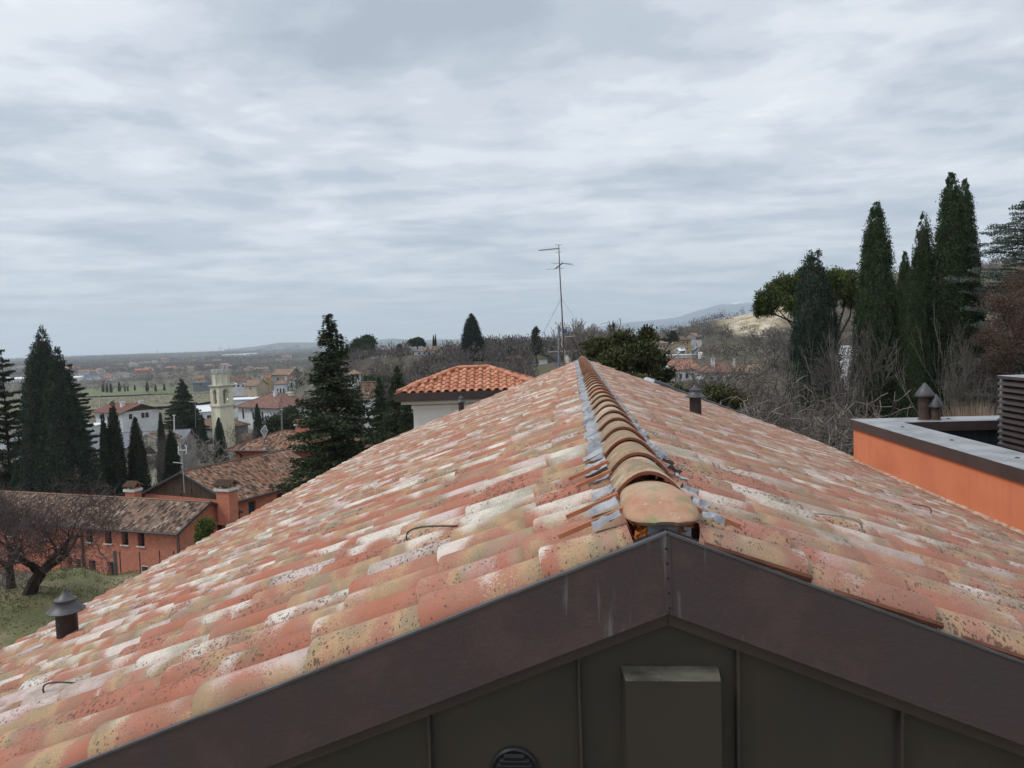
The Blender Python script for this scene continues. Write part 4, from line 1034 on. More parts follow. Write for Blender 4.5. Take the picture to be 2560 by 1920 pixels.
def bare_mesh(S_,mat,rsplit):
    thick=S_[S_[:,6]>rsplit]; thin=S_[S_[:,6]<=rsplit]
    a=fastmesh('trunk',tubes_np(thick,6),4,MT[mat[0]]) if len(thick) else None
    b=fastmesh('crown',tubes_np(thin,3),4,MT[mat[1]]) if len(thin) else None
    if a: a.polygons.foreach_set('use_smooth',[True]*len(a.polygons))
    return a,b
def putb(label,bt,px,top,D,wpx=None,rz=0.,name='bare_tree',base=None,group=None,flat=1.):
    (a,b),zt,wx=bt; t=at(px,top,D); g=gz(t.x,t.y) if base is None else base; s=(t.z-g)/zt
    e=place_tree(name,label,b,a,(t.x,t.y,g),(s*flat,s*flat,s),rz,group); return e
def mkb(seed,H,r0,mats,rsplit,**k):
    S_,zt,wx=bare(seed,H,r0,**k); return (bare_mesh(S_,mats,rsplit),zt,wx)
# gnarled fruit trees on the lawn
ft=mkb(21,5.0,.26,('bark','twig_purple'),.03,levels=5,spread=.85,up=.18,forks=3,ln=.36,wig=.22,nch=(3,5),minr=.0065,first=.20)
ft2=mkb(22,5.0,.24,('bark','twig_purple'),.03,levels=5,spread=.85,up=.18,forks=4,ln=.36,wig=.22,nch=(3,5),minr=.0065,first=.16,lean=.9)
putb('leafless gnarled fruit tree leaning right on the lawn in front of the orange house',ft2,44,1176,24.2,rz=0.,flat=.88)
putb('leafless fruit tree with thick upright trunk, partly cut by the left picture edge',ft,6,1180,25.2,rz=2.1,flat=.8)
# trees with visible trunk near village
bt1=mkb(23,9,.16,('bark_grey','twig_brown'),.045,levels=5,spread=.6,up=.3,forks=2,ln=.34,minr=.014,nch=(3,4))
bt2=mkb(24,9,.18,('bark_pale','bark_pale'),.045,levels=4,spread=.7,up=.2,forks=3,ln=.36,minr=.02,nch=(2,4),wig=.22)
bt3=mkb(25,10,.085,('bark_pale','bark_pale'),.05,levels=4,spread=.40,up=.45,forks=3,ln=.40,minr=.009,nch=(2,3),wig=.10,first=.12)
bt4=mkb(26,9,.14,('bark_grey','bark_grey'),.04,levels=5,spread=.62,up=.3,forks=3,ln=.30,minr=.012,nch=(3,4),first=.15)
bts=mkb(27,4,.04,('twig_brown','twig_thicket'),.02,levels=6,spread=.9,up=.06,forks=7,ln=.30,minr=.0055,nch=(3,4),shrub=True,wig=.30)
bts2=mkb(28,4,.035,('twig_brown','twig_brown'),.02,levels=6,spread=.85,up=.10,forks=7,ln=.30,minr=.0055,nch=(3,4),shrub=True,wig=.28)
bf=mkb(29,9,.20,('bark_grey','twig_brown'),.06,levels=5,spread=.62,up=.3,forks=3,ln=.32,minr=.030,nch=(3,4),first=.15)
bf2=mkb(30,9,.20,('bark_grey','bark_pale'),.06,levels=5,spread=.5,up=.45,forks=4,ln=.36,minr=.026,nch=(3,4),first=.10,wig=.12)
putb('pale barked bare plane tree in front of the stone building left of the tower',bt2,484,1075,140,rz=.4)
putb('pale bare tree with crooked limbs below the bell tower',bt2,520,1100,128,rz=2.4)
putb('dark bare tree with arching limbs right of the bell tower base',bt1,604,1058,150,rz=1.)
putb('bare tree in front of the cream chapel, left of the loop aerial',bt1,372,1100,112,rz=3.)
putb('brown bare tree between two dark cypresses by the loop aerial',bt4,402,1075,118,rz=5.)
putb('small pale sapling growing at the corner of the long orange house',bt3,440,1318,60,rz=1.)
putb('small pruned fruit tree in front of the third window of the long orange house',mkb(31,3,.07,('bark_grey','twig_brown'),.03,levels=3,spread=.8,up=.2,forks=3,ln=.4,minr=.012,nch=(2,3)),214,1345,44,rz=1.)
# right side bare trees
putb('tall pale bare tree in front of the blunt-topped cypress',bt3,2062,758,27,rz=.3,flat=.5)
putb('pale bare tree with upright stems left of the tall pale one',bt3,2040,800,29,rz=2.3,flat=.5)
putb('bare grey tree in front of the tallest right hand cypress',bt3,2395,742,30,rz=1.2,flat=.5)
putb('bare grey tree leaning over the parapet corner on the right',bt4,2440,800,30,rz=2.2,flat=.45)
putb('dark bare tree between umbrella pine trunk and tall single-tipped cypress',bt4,2128,790,38,rz=4.,flat=.55)
putb('bare tree with sharp crooked branches above the thicket, right of the white chimneyed house',mkb(33,9,.14,('bark_grey','twig_thicket'),.05,levels=5,spread=.8,up=.15,forks=3,ln=.32,minr=.013,nch=(3,4),first=.15,wig=.25),1850,832,62,rz=.5,flat=1.25)
putb('second bare tree above the thicket, below the sandy slope',bt4,1960,800,70,rz=.5,flat=1.3)
GT='bare shrubs of the thicket behind the right eave'
k=0
r=random.Random(77)
for px,top,D in ((1665,965,30),(1725,985,24),(1760,955,34),(1800,965,27),(1850,945,33),(1880,985,23),(1925,950,29),(1960,930,36),(2000,1010,25),(2040,1035,30),(1825,925,44),(1900,915,46),(1700,950,46),(1985,925,50),(1770,930,55),(2055,1030,23),(1950,1010,22)):
    if k%2: putb('tangled leafless shrub in the thicket beyond the right eave',bts,px,top,D,rz=r.uniform(0,6),name='bare_shrub',group=GT,flat=1.15)
    else: putb('tangled leafless shrub in the thicket beyond the right eave',bts2,px,top,D,rz=r.uniform(0,6),name='bare_shrub',group=GT,flat=1.15)
    k+=1
# big bare trees on the ridge to the right of the mast
putb('large rounded bare tree on the skyline right of the aerial mast',bf2,1462,790,150,rz=.3,flat=1.1)
putb('smaller bare tree on the skyline right of the large rounded one',bf2,1503,806,152,rz=2.3,flat=.9)
# ---- broadleaf evergreens and pines
def leafy(seed,blobs,mat,n,leaf,trunk_segs,shell=.55,upb=.25,wid=.5,bark='bark'):
    """blobs: (x,y,z,rx,ry,rz) clumps carried by limbs"""
    rs=np.random.RandomState(seed); V=[]; tot=sum(b[3]*b[5] for b in blobs)
    for (x,y,z,a,b,c) in blobs:
        m=int(n*a*c/tot); sub=max(5,int(m/60)); cc=nrm(rs.randn(sub,3))*(rs.rand(sub,1)**.4)*.88
        idx=rs.randint(0,sub,m); q=cc[idx]+rs.randn(m,3)*.15
        P=np.array([[x,y,z]])+q*np.array([[a,b,c]])
        D=nrm(q*.8+np.array([[0,0,upb]])+rs.randn(m,3)*.6)
        V.append(blades(P,D,leaf*rs.uniform(.6,1.3,m),leaf*wid,rs))
    return fastmesh('crown',np.concatenate(V),4,MT[mat]),fastmesh('trunk',tubes_np(trunk_segs,6),4,MT[bark])
def limbs(H,tgts,r0,seed=0,base=(0,0,0),fork=.35):
    rr=random.Random(seed); segs=[]; b=Vector(base); f=Vector((b.x+rr.uniform(-.1,.1)*H*.2,b.y,H*fork)); segs.append([*b,*f,r0,r0*.8])
    for t in tgts:
        t=Vector(t); m=f.lerp(t,.5)+Vector((rr.gauss(0,.06),rr.gauss(0,.06),rr.gauss(0,.04)))*H; 
        segs.append([*f,*m,r0*.55,r0*.35]); segs.append([*m,*t,r0*.35,r0*.12])
        for q in range(4):
            e=t+Vector((rr.gauss(0,.09),rr.gauss(0,.09),rr.gauss(0.03,.06)))*H; segs.append([*m.lerp(t,rr.uniform(.3,1)),*e,r0*.14,r0*.05])
    return segs
# magnolia-like evergreen beyond the ridge end
def world_blobs(D,lst,base_px,base_z=None):
    """blobs given by photo position and size at distance D, returned in a frame at the tree foot"""
    g=gp(base_px,D); out=[]
    for (px,py,w,h,dd) in lst:
        p=at(px,py,D+dd); out.append((p.x-g.x,p.y-g.y,p.z-g.z,w/FPX*D/2,w/FPX*D/2,h/FPX*D/2))
    return g,out
def btree(name,label,seed,D,lst,base_px,mat,n,leaf,r0,fork=.3,wid=.5,cat='tree',bark='bark',group=None):
    g,bl=world_blobs(D,lst,base_px); H=max(b[2]+b[5] for b in bl)
    me,tr=leafy(seed,bl,mat,n,leaf,limbs(H,[b[:3] for b in bl],r0,seed,fork=fork),wid=wid,bark=bark)
    return place_tree(name,label,me,tr,g,group=group,cat=cat)
btree('magnolia_tree','dark glossy leaved evergreen tree just beyond the far ridge end',41,31,[(1500,870,85,50,0),(1560,858,95,60,1),(1620,842,50,46,0),(1640,890,70,45,1),(1545,905,120,60,-1),(1600,930,100,60,0),(1655,935,70,50,1),(1500,905,60,50,0),(1610,880,90,50,-1)],1570,'leaf_magnolia',26000,.13,.16,.2,.55)
btree('evergreen_shrub','low dark green evergreen shrub below the glossy leaved tree',42,26,[(1590,962,110,50,0),(1660,985,80,40,0),(1700,985,70,40,1),(1630,1000,110,50,0)],1640,'leaf_magnolia',14000,.11,.10,.3,.55,'shrub')
btree('umbrella_pine','bright green umbrella pine behind the blunt-topped cypress',43,62,[(1925,750,70,76,0),(1965,725,80,80,2),(2010,712,70,84,3),(2085,715,74,80,0),(2115,700,60,60,2),(2130,745,50,60,0),(1905,770,44,50,0),(1990,760,60,50,-2),(2060,745,60,70,2)],2085,'leaf_pine',42000,.22,.22,.45,.4)
btree('umbrella_pine','distant umbrella pine with a sloping crown at the left end of the wooded ridge',44,360,[(893,865,44,32,0),(912,857,50,36,4),(880,880,30,26,0),(925,872,24,30,0)],905,'leaf_pine_far',7000,1.1,.5,.4,.5)
btree('umbrella_pine','distant round umbrella pine beside the low house on the ridge',45,372,[(1032,856,28,18,0),(1048,856,26,18,3),(1042,852,24,16,3),(1058,859,18,12,3)],1044,'leaf_pine_far',5000,1.0,.4,.5,.5)
btree('conifer_tree','small pointed conifer between the two distant umbrella pines',46,360,[(998,866,10,20,0),(998,876,18,16,0),(1000,884,26,16,0)],998,'leaf_pine_far',2500,.9,.3,.3,.5)
btree('conifer_tree','narrow dark green conifer left of the large rounded bare tree',47,330,[(1340,830,16,26,0),(1340,850,24,34,0),(1342,870,26,26,0)],1340,'leaf_cedar',3500,1.0,.5,.3,.5)
btree('conifer_tree','dark round topped evergreen just left of the glossy tree, on the skyline',48,300,[(1529,822,16,22,0),(1529,840,22,28,0),(1527,858,24,20,0)],1528,'leaf_cypress_dark',2600,1.,.4,.3,.5)
btree('garden_shrub','yellowish green shrub at the gable of the long orange house',49,57,[(514,1315,46,46,0),(512,1350,52,50,0),(506,1330,34,40,1)],513,'leaf_shrub',9000,.16,.06,.2,.5,'shrub')
btree('evergreen_tree','dark green broad tree right of the white villa, behind the big spruce',50,125,[(690,1065,70,60,0),(735,1070,70,70,2),(720,1040,60,50,3),(770,1075,60,70,0)],725,'leaf_cedar',12000,.42,.25,.3,.5)
btree('evergreen_tree','dull green leafy tree below the small house left of the white tower house',51,190,[(930,960,60,44,0),(960,955,60,44,0),(905,985,50,40,0),(985,985,40,36,0)],945,'leaf_cypress_green',7000,.6,.25,.3,.5)
btree('rust_shrub','rusty brown dry foliaged tree behind the louvred screen',52,30,[(2500,760,110,90,0),(2560,720,120,110,3),(2540,830,140,120,0),(2480,850,90,90,-1),(2600,800,160,160,2),(2500,900,100,80,0)],2520,'leaf_rust',22000,.12,.12,.3,.24)
def reeds():
    rs=np.random.RandomState(53); g=at(2440,1075,16.5); n=900
    P=np.stack([rs.randn(n)*.32,rs.randn(n)*.25,np.zeros(n)],1); D=nrm(np.stack([P[:,0]*.45+rs.randn(n)*.10,P[:,1]*.4+rs.randn(n)*.1,np.ones(n)],1))
    V=blades(P,D,rs.uniform(.4,1.0,n),.012,rs); g2=Vector((g.x,g.y,g.z-.25))
    e=empty('dry_reed_clump',tuple(g2),0,'straw coloured dry reed clump behind the far coping','plant'); link('stems',fastmesh('stems',V,4,MT['leaf_straw']),e)
    zb=gz(g.x,g.y)-g2.z; mb=MB(); mb.lathe([(.5,zb),(.45,zb*.5),(.3,0),(.001,.02)],(0,0,0),10); mb.build('root_mound',MT['bark'],e)
reeds()
btree('holm_oak','dark green rounded tree among the far houses right of the mast',54,330,[(1684,843,32,26,0),(1676,850,20,18,0)],1684,'leaf_cypress_dark',1500,.9,.3,.3,.5)
btree('holm_oak','dark green hedge-like tree in front of the long far building',55,320,[(1635,851,30,16,0),(1655,853,26,14,0)],1645,'leaf_cypress_dark',1500,.9,.3,.3,.5)
btree('garden_bush','dark green bush at the foot of the thicket beyond the right eave',56,26,[(1790,990,90,60,0),(1830,1000,80,50,0),(1760,1005,60,40,0)],1800,'leaf_magnolia',6000,.09,.06,.3,.5,'shrub')
# ------------------------------------------------------------------ buildings
def rot2(p,a): return (p[0]*math.cos(a)-p[1]*math.sin(a),p[0]*math.sin(a)+p[1]*math.cos(a))
def wall_panel(mb,A,B,z0,z1,holes,nin,depth,shape='rect'):
    """rectangular wall from A to B (2D) with rectangular openings (u0,u1,v0,v1); reveals go inwards along nin"""
    A=Vector((*A,0));B=Vector((*B,0)); Lw=(B-A).length; u=(B-A)/Lw; nin=Vector((*nin,0))
    us=sorted({0,Lw,*[h[0] for h in holes],*[h[1] for h in holes]}); vs=sorted({z0,z1,*[h[2] for h in holes],*[h[3] for h in holes]})
    P=lambda a,z,d=0: A+u*a+Vector((0,0,z))+nin*d
    for i in range(len(us)-1):
        for j in range(len(vs)-1):
            cu=(us[i]+us[i+1])/2; cv=(vs[j]+vs[j+1])/2
            if any(h[0]<cu<h[1] and h[2]<cv<h[3] for h in holes): continue
            mb.poly([P(us[i],vs[j]),P(us[i+1],vs[j]),P(us[i+1],vs[j+1]),P(us[i],vs[j+1])])
    for h in holes:
        a,b,c,d=h[:4]
        for q in ((P(a,c),P(b,c),P(b,c,depth),P(a,c,depth)),(P(a,d),P(a,d,depth),P(b,d,depth),P(b,d)),(P(a,c),P(a,c,depth),P(a,d,depth),P(a,d)),(P(b,c),P(b,d),P(b,d,depth),P(b,c,depth))): mb.poly(q)
        
def pane(parent,A,B,h,nin,depth,mat='glass_dark',sill=None,frame=None,name='window'):
    A=Vector((*A,0));B=Vector((*B,0)); u=(B-A).normalized(); nin=Vector((*nin,0)); a,b,c,d=h[:4]
    P=lambda s,z,q=0: A+u*s+Vector((0,0,z))+nin*q
    mb=MB(); mb.poly([P(a,c,depth),P(b,c,depth),P(b,d,depth),P(a,d,depth)])
    w=mb.build(name,MT[mat],parent)
    if frame:
        mb=MB(); t=.05; q=depth-.03
        for (a0,a1,c0,c1) in ((a,a+t,c,d),(b-t,b,c,d),(a+t,b-t,c,c+t),(a+t,b-t,d-t,d),((a+b)/2-t/2,(a+b)/2+t/2,c+t,d-t)):
            mb.obox(P((a0+a1)/2,(c0+c1)/2,q),u*((a1-a0)/2),nin*.02,(0,0,(c1-c0)/2))
        mb.build('window_frame',MT[frame],w)
    if sill:
        mb=MB(); mb.obox(P((a+b)/2,c-.05,-.04+depth*.5-.03),u*((b-a)/2+.10),nin*(depth*.5+.07),(0,0,.05)); mb.build('window_sill',MT[sill],w)
    return w
def building(name,label,cat,c,rz,Lx,Wy,Hw,rise,kind,wall,roof,over=.5,win=(),chim=(),group=None,gutter=None,depth=.22,frame=None,sill=None,paneL='glass_dark',gable=None,winname='window',found=2.,thick=.16,ridge=True,overx=None):
    """c: centre of the footprint at wall foot; local x along the ridge. win: (side,u,z,w,h) side in 'S','N','E','W'"""
    e=empty(name,c,rz,label,cat,group); hx,hy=Lx/2,Wy/2
    S4={'S':((-hx,-hy),(hx,-hy),(0,1)),'N':((hx,hy),(-hx,hy),(0,-1)),'E':((hx,-hy),(hx,hy),(-1,0)),'W':((-hx,hy),(-hx,-hy),(1,0))}
    mb=MB(); byside={k:[] for k in S4}
    for w in win: byside[w[0]].append((w[1]-w[3]/2,w[1]+w[3]/2,w[2],w[2]+w[4]))
    for k,(A,B,n) in S4.items(): wall_panel(mb,A,B,-found,Hw,byside[k],n,depth)
    ox=over if overx is None else overx
    if kind=='gable' and gable is None:
        for s in(-1,1): mb.poly([(s*hx,-hy,Hw),(s*hx,hy,Hw),(s*hx,0,Hw+rise*.985)])
    mb.build('wall',MT[wall],e)
    if kind=='gable' and gable is not None:
        for s in(-1,1):
            mb=MB(); mb.poly([(s*hx,-hy,Hw),(s*hx,hy,Hw),(s*hx,0,Hw+rise*.985)])
            n=int(Wy/.62)
            for i in range(1,n):
                y=-hy+i*Wy/n; zt=Hw+rise*.97*(1-abs(y)/hy)
                if zt-Hw>.1: mb.box(s*hx-.02,s*hx+.035,y-.02,y+.02,Hw,zt-.03)
            mb.build('gable_cladding',MT[gable],e)
    mb=MB(); sl=rise/hy; dz=over*sl
    if kind=='gable':
        for s in(-1,1):
            mb.slab([(-hx-ox,s*(hy+over),Hw-dz+.12),(hx+ox,s*(hy+over),Hw-dz+.12),(hx+ox,0,Hw+rise+.12),(-hx-ox,0,Hw+rise+.12)],thick,(1,0,0))
        if ridge: mb.tube([(-hx-ox,0,Hw+rise+.13),(hx+ox,0,Hw+rise+.13)],.11,6)
    elif kind=='hip':
        rx=max(0.,hx-hy); X=hx+over;Y=hy+over;zb=Hw-dz+.12;zt=Hw+rise+.12
        a,b,c_,d=(-X,-Y,zb),(X,-Y,zb),(X,Y,zb),(-X,Y,zb)
        if rx<=.01: rx=.01
        r0,r1=(-rx,0,zt),(rx,0,zt)
        mb.slab([a,b,r1,r0],thick,(1,0,0)); mb.slab([c_,d,r0,r1],thick,(-1,0,0)); mb.slab([b,c_,r1],thick,(0,1,0)); mb.slab([d,a,r0],thick,(0,-1,0))
        for p,q in((a,r0),(d,r0),(b,r1),(c_,r1),(r0,r1)): mb.tube([Vector(p)+Vector((0,0,.02)),Vector(q)+Vector((0,0,.02))],.10,6)
        mb.box(-X+.02,X-.02,-Y+.02,Y-.02,zb-thick-.03,zb-thick+.02)
    elif kind=='flat':
        mb.box(-hx-over,hx+over,-hy-over,hy+over,Hw,Hw+.25)
    rf=mb.build('roof',MT[roof],e)
    if gutter:
        for s in(-1,1):
            mb=MB(); mb.tube([(-hx-ox,s*(hy+over+.05),Hw-dz+.02),(hx+ox,s*(hy+over+.05),Hw-dz+.02)],.09,6); mb.build('gutter',MT[gutter],e)
        if kind=='gable':
            for q in(-1,1):
                mb=MB()
                for s in(-1,1): mb.obox(((q*(hx+ox+.02)),s*(hy+over)/2,Hw+rise/2-dz/2+.06),(.02,0,0),(0,(hy+over)/2,-s*(rise+dz)/2),(0,0,.11))
                mb.build('verge_board',MT[gutter],e)
    for (A,B,n),h in [(S4[w[0]],(w[1]-w[3]/2,w[1]+w[3]/2,w[2],w[2]+w[4])+tuple(w[5:])) for w in win]:
        pane(e,A,B,h,n,depth,h[4] if len(h)>4 else paneL,sill if not(len(h)>5 and h[5]) else None,frame,winname)
    for ch in chim:
        x,y,h,w,mat=ch[:5]; zr=Hw+rise*(1-abs(y)/hy)
        if len(ch)>5 and ch[5]: chimney_fancy(rf,x,y,zr,h,w,mat)
        else:
            mb=MB(); mb.box(x-w/2,x+w/2,y-w/2,y+w/2,zr-.4,zr+h); mb.box(x-w*.68,x+w*.68,y-w*.68,y+w*.68,zr+h+.12,zr+h+.22); mb.box(x-w*.3,x+w*.3,y-w*.3,y+w*.3,zr+h,zr+h+.12); mb.build('chimney',MT[mat],rf)
    return e
def chimney_fancy(rf,x,y,zr,h,w,mat):
    mb=MB(); mb.box(x-w/2,x+w/2,y-w/2,y+w/2,zr-1.,zr+h); 
    mb.cm=1; mb.box(x-w*.62,x+w*.62,y-w*.62,y+w*.62,zr+h,zr+h+.24)
    mb.cm=0
    for sx in(-1,1): mb.box(x+sx*w*.5-.06,x+sx*w*.5+.06,y-w*.5,y+w*.5,zr+h+.24,zr+h+.5)
    mb.cm=2
    for s in(-1,1): mb.slab([(x-w*.72,y+s*w*.72,zr+h+.46),(x+w*.72,y+s*w*.72,zr+h+.46),(x+w*.72,y,zr+h+.78),(x-w*.72,y,zr+h+.78)],.1,(1,0,0))
    mb.cm=3; mb.box(x-w*.42,x+w*.42,y-w*.40,y+w*.40,zr+h+.24,zr+h+.46)
    mb.build('chimney',[MT[mat],MT['white_trim'],MT['tiles_brown_orange'],MT['black_plastic']],rf)
def frm(p1,p2):
    d=Vector((p2.x-p1.x,p2.y-p1.y)); return d.length,math.atan2(d.y,d.x)
# A: long low orange house on the left. eave line right corner -> left
zE=50-15.8
a1=at(448,1325,65.2); a0=at(174,1306,69.5)
d=(Vector((a1.x,a1.y))-Vector((a0.x,a0.y))).normalized(); rzA=math.atan2(d.y,d.x); LA=30.; WA=7.3; n=Vector((-d.y,d.x))
cA=Vector((a1.x,a1.y))-d*(LA/2)+n*(WA/2)
ua=lambda px,D: (Vector((at(px,1340,D).x,at(px,1340,D).y))-(cA-d*(LA/2)-n*(WA/2))).dot(d)
winA=[('S',ua(px,D),1.42,.80,1.36) for px,D in((224,68.8),(270,68.),(313,67.4),(354,66.8))]
winA+=[('S',ua(px,D),1.42,.80,1.36) for px,D in((112,70.5),(18,72))]
winA+=[('S',ua(px,D),-1.8,w,1.5,'grille',True) for px,D,w in((113,70.5,.62),(170,69.7,.62),(192,69.3,.58),(227,68.8,.85),(274,68.1,.72))]
winA+=[('S',ua(359,66.7),-1.8,.72,1.35,'grille',True)]
M('grille',(.06,.06,.065),(.035,.035,.04),14,.6)
winA+=[('E',2.6,.3,1.0,2.1,'window_brown',True),('E',5.2,.3,1.0,2.2,'window_brown',True),('E',1.2,-2.0,1.2,1.9,'window_brown',True)]
bA=building('orange_long_house','long low orange rendered house with weathered brown tile roof and white window sills','house',(cA.x,cA.y,zE-3.1),rzA,LA,WA,3.1,1.62,'gable','stucco_far','tiles_brown',.55,winA,[],gutter='gutter',depth=.42,sill='white_trim',found=5.5,overx=.35)
mb=MB(); xw=ua(359,66.7)-LA/2
for (a_,b_,c_,d_) in ((-.42,-.36,-1.8,-.39),(.36,.42,-1.8,-.39),(-.42,.42,-.45,-.39)): mb.box(xw+a_,xw+b_,-WA/2-.03,-WA/2-.004,c_,d_)
mb.build('window_surround',MT['white_trim'],bA)
mb=MB(); x=ua(205,69)-LA/2; mb.tube([(x,-WA/2-.09,-3.5),(x,-WA/2-.09,2.8),(x,-WA/2-.45,3.05)],.08,8); mb.build('downpipe',MT['wood_brown'],bA,True)
mb=MB(); mb.tube([(LA/2-.15,-WA/2-.09,-4.5),(LA/2-.15,-WA/2-.09,2.7),(LA/2-.15,-WA/2-.45,3.0)],.09,8); mb.build('downpipe',MT['steel'],bA,True)
# B: orange house with brown clad gable behind
bl=at(345,1245,77); br_=at(574,1264,71.5); bl.z=br_.z=50-15
dB=(Vector((br_.x,br_.y))-Vector((bl.x,bl.y))); WB=dB.length; dB.normalize(); nB=Vector((-dB.y,dB.x)); LB=14.5
cB=Vector((bl.x,bl.y))+dB*WB/2+nB*(LB/2+.4); rzB=math.atan2(nB.y,nB.x)
# local x along nB; local y = left of that = -dB ; east side of the house (towards +dB) is local -y : 'S'
winB=[('S',u,.85,1.0,1.8,'shutter_blue',True) for u in(3.0,7.0,11.0)]+[('S',.9,-.3,.9,2.3,'window_brown',True)]
bB=building('orange_gabled_house','orange house with brown standing seam gable and patchy brown tile roof','house',(cB.x,cB.y,50-15-3.08),rzB,LB,WB-1.0,3.35,2.5,'gable','stucco_far','tiles_brown_orange',.55,winB,[],gutter='gutter',depth=.3,gable='cladding_far',found=5,overx=.4)
for u,v in((-.9,.8),(.5,.9),(.6,.3)): mb=MB(); mb.tube([(-LB/2-.10,u,3.35+v),(-LB/2-.02,u,3.35+v)],.12,10); mb.build('vent_knob',MT['cladding_far'],bB,True)
# chimneys standing at the walls
def stack(name,label,px,ytop,ybot,D,w,zb):
    t=at(px,ytop,D); e=empty(name,(t.x,t.y,zb),rzA,label,'chimney'); h=t.z-zb-.95
    mb=MB(); mb.box(-w/2,w/2,-w*.4,w*.4,0,h+.01); mb.build('shaft',MT['stucco_far'],e)
    mb=MB(); mb.box(-w*.60,w*.60,-w*.50,w*.50,h,h+.26); mb.build('white_band',MT['white_trim'],e)
    mb=MB()
    for sx in(-1,1):
        for sy in (-1,1): mb.box(sx*w*.42-.09,sx*w*.42+.09,sy*w*.32-.08,sy*w*.32+.08,h+.26,h+.52)
    mb.box(-w*.12,w*.12,-w*.3,w*.3,h+.26,h+.40)
    mb.build('brick_vents',MT['terracotta_plain'],e)
    mb=MB()
    for s in(-1,1): mb.slab([(-w*.60,s*w*.56,h+.52),(w*.60,s*w*.56,h+.52),(w*.60,0,h+.92),(-w*.60,0,h+.92)],.09,(1,0,0))
    for s in(-1,1):
        for k in range(6):
            x=-w*.52+k*w*.208; mb.tube([(x,s*w*.60,h+.53),(x,0,h+.97)],.09,6)
    mb.build('chimney_cap',MT['tiles_brown_orange'],e)
stack('orange_chimney','orange chimney with white band and small tiled cap, left of the brown gable',331,1204,1248,74.,1.15,50-16.3)
stack('orange_chimney','orange chimney with white band at the lower right corner of the brown gable',565,1200,1260,69.4,1.45,50-16.4)
# C: orange house behind with hip roof
c0=at(589,1119,95); c1=at(900,1124,91.); dC=(Vector((c1.x,c1.y))-Vector((c0.x,c0.y))); LC=dC.length; dC.normalize(); nC=Vector((-dC.y,dC.x)); WC=8.5
cC=Vector((c0.x,c0.y))+dC*LC/2+nC*WC/2
bC=building('orange_hipped_house','orange house with hipped brown tile roof behind the brown gabled one','house',(cC.x,cC.y,50-12.6-4),math.atan2(dC.y,dC.x),LC,WC,4.0,1.45,'hip','stucco_far','tiles_brown_orange',1.0,[('S',7.5,.6,1.2,2.1,'shutter_blue',True),('S',12.,.6,1.2,2.1,'shutter_blue',True)],[(0-1.6,.3,.9,1.3,'stucco_far',True)],gutter='gutter',depth=.25,found=5)
mb=MB(); mb.tube([(-LC/2+.8,-WC/2-.1,-2),(-LC/2+.8,-WC/2-.1,3.),(-LC/2+.5,-WC/2-.9,3.6)],.11,8); mb.build('downpipe',MT['wood_brown'],bC,True)
b2=building('orange_annexe','low brown roofed orange building seen between the spruces','house',tuple(gp(970,80)[:2])+(50-15.5-4,),.2,14,8,4.,1.5,'gable','stucco_far','tiles_brown',.6,[('S',3,.6,1,1.6),('S',9,.6,1,1.6)],[],gutter='gutter',depth=.25,found=4)
